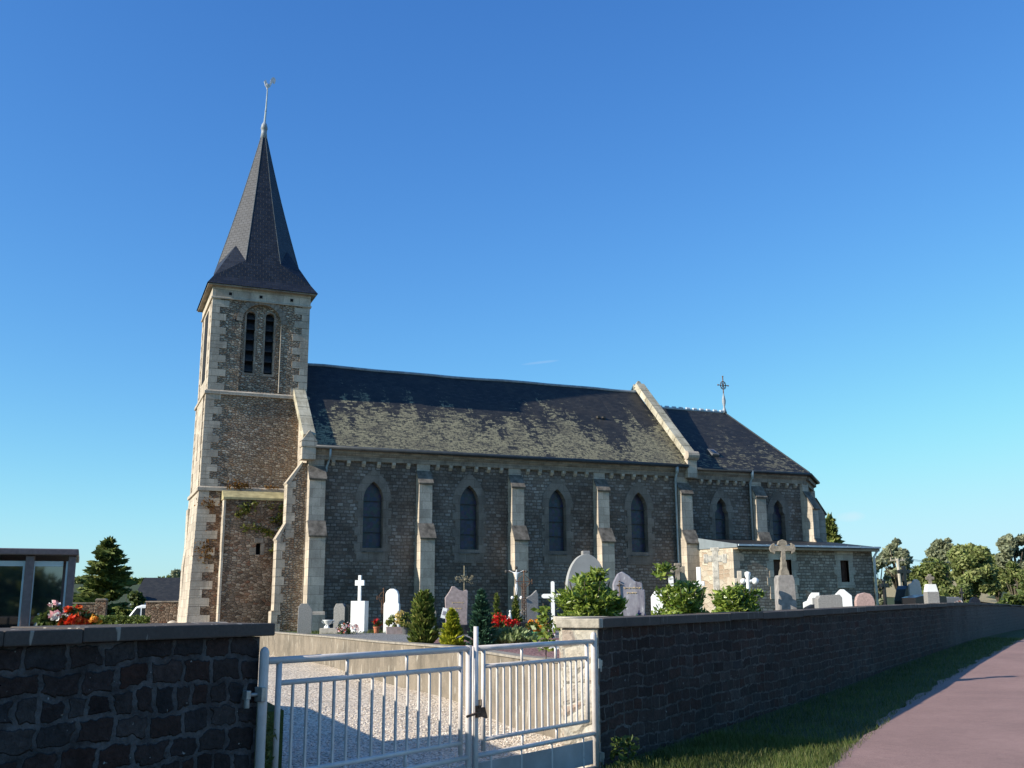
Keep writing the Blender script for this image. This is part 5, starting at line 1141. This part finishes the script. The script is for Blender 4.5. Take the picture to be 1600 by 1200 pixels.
# crosses along the right
def stonecross(name,label,px,D,yt,armpx,tpx,mat,phi,arm_y,ends=True,zb=.8,th=.09,base=None):
    b=place(px,D,zb); H=zat(px,yt,D)-zb; a=armpx*S(D)/2; w_=tpx*S(D); za=zat(px,arm_y,D)-zb; t=thing(name,label,'cross',b,front(phi))
    m=MB(); crossmesh(m,H,a,za,w_,w_*1.05,y=th/2)
    if ends:
        for (x,z) in ((-a,za),(a,za),(0,H)): m.box(x-w_*.35 if x else -w_*.72,x+w_*.35 if x else w_*.72,-th/2-.004,th/2+.004,z-w_*.75 if x else z-w_*.45,z+w_*.75 if x else z+w_*.15)
    m.build('cross',mat,t,bevel=.01); return t,H,w_
stonecross('stone_cross','small stubby grey stone cross above the middle laurel bush',1061,23,881,17,7,M_lich,245,890)
D=21; t=thing('white_post_marker','short white rounded grave marker left of the stubby stone cross','marker',place(1050,D),front(240)); m=MB(); m.box(-.05,.05,-.03,.03,0,zat(1050,903,D)-.8); m.tube([(0,-.03,zat(1050,903,D)-.8),(0,.03,zat(1050,903,D)-.8)],.05,12); m.build('post',M_wht,t)
D=20; t,H,w_=stonecross('white_wooden_cross','tall white cross standing between the two right laurel bushes',1094,D,886,17,7,M_wht,240,912,False,th=.05)
stonecross('lichened_cross','large lichen-grey stone cross before the sacristy west wall',1121,22.5,857,29,9.5,plain('pale_lichened_stone',(.50,.46,.39),.95,.5,10,.8),238,873,True,th=.14)
stonecross('beige_cross','short beige stone cross right of the lichen-grey cross',1158,24,892,16,7,M_beige,240,907,False)
D=19; b=place(1171,D); H=zat(1171,893,D)-.8; t=thing('turned_white_cross','white cross with turned rounded ends at the right side of the laurel bush','cross',b,front(240)); m=MB()
m.lathe([(.07,0),(.05,.1),(.035,.2),(.04,H*.5),(.035,H-.12),(.055,H-.06),(.05,H-.01),(.01,H)],0,0,12); za=zat(1171,908,D)-.8; m.tube([(-.05,0,za),(.11,0,za)],.03,8); m.ball((.13,0,za),.065,10); m.ball((-.09,0,za),.05,10); m.build('cross',M_wht,t,smooth=True)
# celtic cross monument
D=19.5; b=place(1228,D); t=thing('tall_cross_monument','tall weathered stone cross with flared arms on a tapered pedestal, before the sacristy window','grave monument',b,front(247))
z1=zat(1228,899,D)-.8; H=zat(1228,843,D)-.8; za=zat(1228,857,D)-.8; wp=28*S(D)/2
m=MB(); m.prism([(-wp*1.05,0),(wp*1.05,0),(wp*.94,z1-.07),(wp*.80,z1),(-wp*.80,z1),(-wp*.94,z1-.07)],'y',-.15,.15); m.build('pedestal',plain('grey_weathered_stone',(.27,.25,.235),.9,.35,7,.5),t,bevel=.015)
m=MB(); m.prism([(-wp*.5,z1+.002),(wp*.5,z1+.002),(wp*.42,z1+.08),(wp*.28,z1+.13),(wp*.25,z1+.25),(-wp*.25,z1+.25),(-wp*.28,z1+.13),(-wp*.42,z1+.08)],'y',-.09,.09)
c=wp*.22; e=.075; m.prism([(-c,z1+.25),(c,z1+.25),(c,za-.05),(.15,za-.05),(.16,za-.10),(.215,za-.06),(.24,za),(.215,za+.06),(.16,za+.10),(.15,za+.05),(c,za+.05),(c,H-.12),(.09,H-.10),(.065,H-.03),(0,H),(-.065,H-.03),(-.09,H-.10),(-c,H-.12),(-c,za+.05),(-.15,za+.05),(-.16,za+.10),(-.215,za+.06),(-.24,za),(-.215,za-.06),(-.16,za-.10),(-.15,za-.05),(-c,za-.05)],'y',-.06,.06)
m.build('cross',M_lich,t,bevel=.01)
# right-hand stones
D=24; outline_stone('headstone','cream headstone with curved shoulder right of the tall cross monument',1268,D,1256,1281,926,984,[(0,0),(1,0),(1,1),(.55,1),(.4,.93),(.25,.82),(0,.78)],M_wht2,240,.12)
t,w_,h=outline_stone('wide_tomb','wide low grey granite tomb end with rubbed top',1296,23,1276,1314,929,984,[(0,0),(1,0),(1,.93),(.9,1),(.1,.98),(0,.9)],M_gran,246,.3)
m=MB(); m.box(-w_*.2,w_*.45,-.0+.16,1.2,0,h*.93); m.build('tomb_body',M_grand,t,bevel=.01)
outline_stone('headstone','white headstone with a low pointed top behind the wide grey tomb',1317,26,1302,1331,921,984,[(0,0),(1,0),(1,.86),(.62,1),(.45,1),(0,.82)],M_wht,238,.2)
outline_stone('headstone','pink granite headstone by the sacristy downpipe',1351,25,1337,1366,926,984,RND,M_pink,246,.16)
# far right group
D=40; t=thing('shaded_cross_monument','stone cross, blackened to imitate shade, on a domed pedestal right of the utility pole','grave monument',place(1417,D),front(262))
z1=zat(1417,915,D)-.8; H=zat(1417,885,D)-.8; m=MB(); m.prism([(-.33,0),(.33,0),(.33,z1*.6),(.2,z1*.9),(.1,z1),(-.1,z1),(-.2,z1*.9),(-.33,z1*.6)],'y',-.3,.3); m.build('pedestal',M_blackg,t,bevel=.02)
m=MB(); crossmesh(m,H-z1,.26,(H-z1)*.72,.14,.14,y=.06); m.v=[q+Vector((0,0,z1+.002)) for q in m.v]; m.build('cross',M_blackg,t,bevel=.02)  # cross and pedestal coloured black in place of their unlit faces
D=36; stonecross('shaded_cross','small stone cross, blackened to imitate shade, left of the utility pole',1384,D,907,12,4,M_blackg,270,915,True)  # black colour stands for the shade on this cross
D=38; outline_stone('headstone','pale pink headstone with curved top left of the white cross pedestal',1432,D,1423,1441,905,984,[(0,0),(1,0),(1,.8),(.9,.95),(.7,1),(.5,1),(.3,.92),(0,.88)],plain('pale_pink_stone',(.62,.52,.46),.7,.1,8),240,.2)
D=36; t=thing('dark_tomb','long low dark tomb in the row behind the wall crest','tomb',place(1428,D),front(262)); m=MB(); z1=zat(1430,929,D)-.8; m.prism([(-.2,0),(1.05,0),(1.05,z1*.93),(.3,z1),(-.2,z1*.9)],'y',-.4,.4); m.build('body',M_blackg,t,bevel=.02)
D=34; t=thing('white_cross_pedestal','white stepped pedestal carrying a small round-armed cross','grave monument',place(1457,D),front(245)); z1=zat(1457,925,D)-.8; z2=zat(1457,913,D)-.8; H=zat(1457,897,D)-.8
m=MB(); m.box(-.19,.19,-.19,.19,0,z1); m.build('lower_block',M_gran,t,bevel=.01); m=MB(); m.prism([(-.19,z1+.002),(.19,z1+.002),(.13,z2),(-.13,z2)],'y',-.15,.15); m.build('upper_block',M_wht,t,bevel=.01)
m=MB(); h=H-z2; crossmesh(m,h,.13,h*.6,.09,.09,y=.035); 
for a in range(16): t0=a*math.pi/8; t1=t0+math.pi/8; m.tube([(.09*math.cos(t0),0,h*.6+.09*math.sin(t0)),(.09*math.cos(t1),0,h*.6+.09*math.sin(t1))],.025,6)
m.v=[q+Vector((0,0,z2+.002)) for q in m.v]; m.build('cross',M_lich,t)
D=41; stonecross('thin_dark_cross','thin dark iron cross near the far bend of the wall',1505,D,919,9,3,M_iron,262,926,False,th=.04)
D=45; outline_stone('headstone','low reddish-brown domed headstone at the far end of the churchyard',1525,D,1515,1533,933,984,ARC,plain('reddish_stone',(.22,.12,.10),.8,.2,8),250,.2)
D=41; t=thing('low_grave_kerb','low pale grave slab right of the white cross pedestal','tomb',place(1482,D),front(262)); z1=zat(1482,934,D)-.8; m=MB(); m.box(-.42,.42,-.3,.3,0,z1); m.build('slab',M_gran,t,bevel=.01); m=MB(); m.box(-.36,.36,-.22,.22,z1,z1+.03); m.build('top',M_marb,t,bevel=.01)
flowers('small_red_flowers','tiny red and white flowers at the foot of the thin dark cross',1499,40.5,1.35,.22,.3,P_mix,n=60,green=60)
D=22; outline_stone('dark_low_stone','low dark polished tomb edge beside the tall cross monument base',1262,D,1258,1270,944,984,[(0,0),(1,0),(1,1),(0,.9)],M_blackg,246,.3,cat='tomb')

# ---- laurel bushes behind the wall
def laurel(label,px0,px1,yt,D,zb,n,sx=1.,extra=None,leaf=.092):
    t=thing('laurel_bush',label,'bush',P_at((px0+px1)/2,D,zb),0,'laurel bushes behind the road wall'); w_=(px1-px0)*S(D)/2*sx; h=zat((px0+px1)/2,yt,D)-zb
    P=clumps(n,55,w_,w_*.8,h/2,w_*.34,shell=.35); P[:,2]+=h/2
    if extra is not None:
        for (dx,dzz,k,rr) in extra:
            Q=clumps(k,4,rr,rr,rr*1.4,rr*.6); Q[:,0]+=dx; Q[:,2]+=dzz; P=np.concatenate([P,Q])
    n=len(P); d=rng.normal(size=(n,3)); d[:,2]=d[:,2]*.5+.5; d/=np.linalg.norm(d,axis=1)[:,None]
    side=np.cross(d,rng.normal(size=(n,3))); side/=np.linalg.norm(side,axis=1)[:,None]; nrm=np.cross(d,side)
    L=(leaf*(.7+.6*rng.random(n)))[:,None]; Wd=L*.24
    A=P; B=P+d*L*.45+side*Wd-nrm*L*.04; C_=P+d*L-nrm*L*.12; E_=P+d*L*.45-side*Wd-nrm*L*.04; Mid=P+d*L*.5+nrm*L*.03
    quads('leaves',np.concatenate([np.stack([A,B,C_,Mid],1),np.stack([A,Mid,C_,E_],1)]).reshape(-1,3),L_laurel,t)
    m=MB()
    for i in range(9):
        a=i*.7; m.tube([(0.05*math.cos(a),.05*math.sin(a),-.1),(w_*.4*math.cos(a),w_*.3*math.sin(a),h*.45),(w_*.75*math.cos(a),w_*.6*math.sin(a),h*.85)],[.014,.009,.004],5)
    m.build('stems',M_bark,t); return t
laurel('largest laurel bush spilling over the end of the wall by the gate',876,962,888,13.6,.92,6200,1.18,extra=[(-.27,.42,120,.10),(.36,.55,300,.15),(.12,.98,240,.13)])
laurel('middle laurel bush right of the marble shield stone',1024,1110,902,15.3,.9,5600,1.15,extra=[(-.30,1.12,150,.12)])
laurel('right laurel bush below the lichen-grey cross',1112,1182,903,17.2,.9,5000,1.15,extra=[(.46,.8,90,.1)])
# creeper on the pillar wall
t=thing('creeper','leafy green creeper hanging at the left end of the gate return wall','plant',(5.62,12.5,0)); P=np.stack([rng.normal(size=260)*.05-.02,rng.normal(size=260)*.06,1.0+rng.random(260)*.55],1); quads('leaves',leafquads(P,.05),L_laurel,t)
m=MB(); m.tube([(0,.0,.85),(.01,0,1.3),(-.03,0,1.6)],.008,5); m.build('stem',M_bark,t)
t=thing('wall_weeds','dark weeds growing from the foot of the right gate post','plant',(5.12,9.84,-.05)); P=np.stack([rng.random(300)*.30,-rng.random(300)*.12,rng.random(300)**1.5*.30],1); quads('leaves',leafquads(P,.035),L_hedge,t)
t=thing('pillar_weeds','dark ivy tuft on the end of the left wall beside the hinge','plant',(1.30,7.75,0)); P=np.stack([rng.normal(size=220)*.03,rng.normal(size=220)*.08+.1,.62+rng.normal(size=220)*.09],1); quads('leaves',leafquads(P,.03),L_treed,t)
# ivy and weeds on the tower
t=thing('ivy','yellow-green ivy hanging below the slab on the tower base','ivy',(5.3,33.1,4))
P=[]
for i in range(46):
    cx=rng.uniform(-.95,.75); cz=rng.uniform(-.75,.78)
    if cz<-.1 and (cx<-.3): continue
    if rng.random()<.35 and cz<.5: continue
    P.append(np.stack([cx+rng.normal(size=26)*.09,-.02-abs(rng.normal(size=26))*.04,cz+rng.normal(size=26)*.06],1))
quads('leaves',leafquads(np.concatenate(P),.065),L_ivy,t)
def weedpatch(label,x,y,z,n,sx,sz,mat=L_weed):
    t=thing('wall_plant',label,'plant',(x,y,z),0,'rusty plants rooted in the tower masonry'); P=np.stack([rng.normal(size=n)*sx,-abs(rng.normal(size=n))*.04,rng.normal(size=n)*sz],1); quads('leaves',leafquads(P,.045),mat,t)
weedpatch('rust-brown plants on the lower string course of the tower',4.35,33.56,5.36,240,.20,.06)
weedpatch('small rusty tuft on the right end of the tower string course',5.35,33.56,5.33,70,.10,.03)
weedpatch('rusty moss patch on the quoins just under the string course',3.45,33.55,4.75,130,.12,.10)
weedpatch('rusty moss patch halfway down the tower base quoins',3.40,33.52,3.25,200,.16,.16)

# ------------------------------------------------------------ left side: vault, flowers, barn, van
V0=onY(118,862,11.); Yv=11.; xr=V0.x+.0; zr=onY(118,858.5,Yv).z
t=thing('glass_fronted_vault','flat-roofed brown granite burial vault with dark reflecting glass front','burial vault',(xr-1.5,Yv+1,.80))
def cx_(px,y): return onY(px,y,Yv).x
m=MB(); m.box(xr-6,xr+.03,Yv-.10,Yv+1.8,onY(60,868,Yv).z,zr); m.build('roof_slab',M_brown,t,True,bevel=.01)
zu=onY(60,868,Yv).z-.003
for a,b in ((105,117),(38,52)):
    m=MB(); m.box(cx_(a,900),cx_(b,900),Yv-.05,Yv+.12,.8,zu); m.build('pillar',M_brown,t,True,bevel=.008)
m=MB(); m.box(xr-6,xr-.1,Yv+.01,Yv+.03,.82,zu-.06); m.build('glass_panel',M_glass,t,True)
m=MB(); m.box(xr-6,xr-.1,Yv-.005,Yv+.009,zu-.10,zu-.05)
for px in (51.5,37,104): m.box(cx_(px,900)-.012,cx_(px,900)+.012,Yv-.025,Yv+.0,.8,zu-.05)
m.build('glazing_trim',M_zinc,t,True)
m=MB(); m.box(xr-6,xr-.02,Yv+1.6,Yv+1.75,.8,zu); m.build('back_wall',M_brown,t,True)
D=9.6
flowers('mixed_bouquet','bouquet of pink, white and yellow flowers behind the near wall',84,D,1.34,.13,.30,P_pw,L_hedge,190,.032,'flowers',190)
flowers('orange_red_bouquet','bouquet of orange and red flowers right of the mixed bouquet',120,D,1.37,.15,.24,petals('scarlet_petals',(.75,.06,.02),(.72,.16,.03),(.6,.03,.02)),L_hedge,420,.032,'flowers',120)
flowers('faded_bouquet','small faded red and yellow bouquet right of the orange-red one',146,D,1.38,.08,.14,P_or,L_hedge,90,.028,'flowers',70)
t=thing('tilted_white_pot','small tilted white pot standing before the vault glass','pot',P_at(42,10.0,1.43)); m=MB(Matrix.Rotation(rad(-14),4,'Y')); m.lathe([(.026,0),(.034,.075),(.034,.08),(.028,.08)],0,0,12); m.build('body',M_wht,t,smooth=True); m=MB(Matrix.Rotation(rad(-14),4,'Y')); m.lathe([(.036,.074),(.036,.082)],0,0,12); m.build('rim',M_wht2,t)
t=thing('grave_lantern','small grey grave lantern left of the mixed bouquet','lantern',P_at(61,10.0,1.38)); m=MB(); m.lathe([(.04,0),(.03,.07),(.035,.08),(.015,.12),(.01,.13)],0,0,8); m.build('body',M_gran,t); m=MB(); m.ball((0,0,.14),.014); m.build('knob',M_gran,t)
# barn
D=62; a=at(207,905,D); t=thing('slate_barn','low stone barn with a plain dark slate roof left of the tower','building',(a.x,a.y,-.3),rad(-20))
ez=at(235,941,D).z+.3; rz_=at(235,901,D).z+.3
m=MB(); m.box(.2,12,0,4.6,0,ez); m.prism([(0,ez),(4.6,ez),(2.3,rz_-.05)],'x',.2,12); m.build('wall',M_base,t)
m=MB(); 
m.add([(0,-.25,ez-.08),(12.2,-.25,ez-.08),(12.2,2.3,rz_),(0,2.3,rz_),(12.2,4.85,ez-.08),(0,4.85,ez-.08),(0,-.25,ez-.16),(12.2,-.25,ez-.16)],[(0,1,2,3),(3,2,4,5),(6,7,1,0)]); m.build('roof',M_slate,t)
m=MB(); m.tube([(0,-.3,ez-.12),(12.2,-.3,ez-.12)],.06,8); m.build('gutter',M_zinc,t)
m=MB(); m.box(1.5,2.2,-.02,.1,.6,1.3); m.build('window',M_win,t)
m=MB(); m.box(8.9,9.2,2,2.3,rz_-.1,rz_+.25); m.build('chimney',M_base,t)
# yard walls and pillars behind
D=40
for px,lab in ((158,'square stone gate pillar with capstone left of the hedge'),):
    t=thing('stone_pillar',lab,'pillar',P_at(px,D,.2),rad(-10)); z1=zat(px,938,D)-.2; m=MB(); m.box(-.19,.19,-.19,.19,0,z1); m.build('shaft',M_base,t); m=MB(); m.prism([(-.22,z1),(.22,z1),(.15,z1+.07),(-.15,z1+.07)],'y',-.22,.22); m.build('capstone',M_limed,t)
t=thing('yard_wall','reddish stone yard wall between the van and the tower','wall',P_at(255,D,.2),rad(-14)); z1=zat(255,941,D)-.2; m=MB(); m.box(-.62,1.8,-.15,.15,0,z1); m.build('stonework',M_base,t); m=MB(); m.box(-.64,1.82,-.18,.18,z1+.001,z1+.05); m.build('coping',M_limed,t)
t=thing('boulder','pale rounded boulder at the foot of the tower','boulder',P_at(271,34,.75)); m=MB(); m.ball((0,0,.2),.2,14,(1.,.7,.85)); m.build('rock',M_beige,t,smooth=True)
t=thing('low_rear_wall','dark low wall running behind the bouquets to the stone pillar','wall',P_at(136,41,.2),rad(-12)); z1=zat(140,943,41)-.2; m=MB(); m.box(-1,.45,-.12,.12,0,z1); m.build('stonework',M_base,t); m=MB(); m.box(-1.02,.47,-.15,.15,z1+.001,z1+.04); m.build('coping',M_limed,t)
D=37; t=thing('clipped_hedge','low clipped green hedge in front of the white van','hedge',P_at(196,D,.5),rad(-22)); n=3000; P=np.stack([rng.uniform(-.85,.85,n),rng.uniform(-.2,.2,n),rng.uniform(0,zat(196,962,D)-.5,n)],1); quads('leaves',leafquads(P,.07),foliage('box_leaves',(.08,.12,.02),(.12,.17,.03),(.17,.2,.05),.6,.2),t); m=MB(); m.tube([(-.8,0,.2),(.8,0,.2)],.02,5); m.build('stems',M_bark,t)
D=46; t=thing('white_van','white van parked behind the hedge with its sloping windscreen to the left','van',P_at(228,D,-.35),rad(-22))
hv=zat(222,945,D)+.35; pr_=[(-1.3,.3),(-1.28,.75),(-1.1,.95),(-.75,1.08),(-.15,hv-.08),(.1,hv),(2.6,hv),(2.75,hv-.2),(2.78,.35),(2.7,.25),(-1.2,.22)]
m=MB(); m.prism(pr_,'y',-.85,.85); m.build('body',plain('white_car_paint',(.72,.75,.78),.3,.03,3,0,.5),t,bevel=.06)
m=MB(); m.prism([(-.66,1.10),(-.10,hv-.14),(.05,hv-.14),(.05,1.10)],'y',-.862,-.852); m.prism([(.12,1.10),(.12,hv-.14),(.95,hv-.14),(.95,1.10)],'y',-.862,-.852); m.build('side_window',M_win,t)
m=MB(); dx=.6;dz_=hv-.08-1.08; L_=math.hypot(dx,dz_); nx,nz=-dz_/L_*.012,dx/L_*.012; m.add([(-.72+nx,-.7,1.11+nz),(-.72+nx,.7,1.11+nz),(-.18+nx,.65,hv-.11+nz),(-.18+nx,-.65,hv-.11+nz)],[(0,1,2,3)]); m.build('windscreen',plain('sky_tinted_glass',(.05,.09,.13),.05,.1,3,0,1),t)
for x in (-.72,2.1):
    for y in (-.84,.74): 
        m=MB(); m.tube([(x,y,.3),(x,y+.12,.3)],.3,20); w_=m.build('wheel',plain('tyre',(.02,.02,.02),.8,.1,3),t)
        m=MB(); m.tube([(x,y-.01,.3),(x,y+.13,.3)],.17,16); h_=m.build('rim',M_zinc,w_)
m=MB(); m.box(-1.27,-1.12,-.75,-.5,.68,.82); m.build('headlight',M_wht,t); m=MB(); m.box(-1.27,-1.12,.5,.75,.68,.82); m.build('headlight',M_wht,t)
# faint wisps of cloud are left to the sky
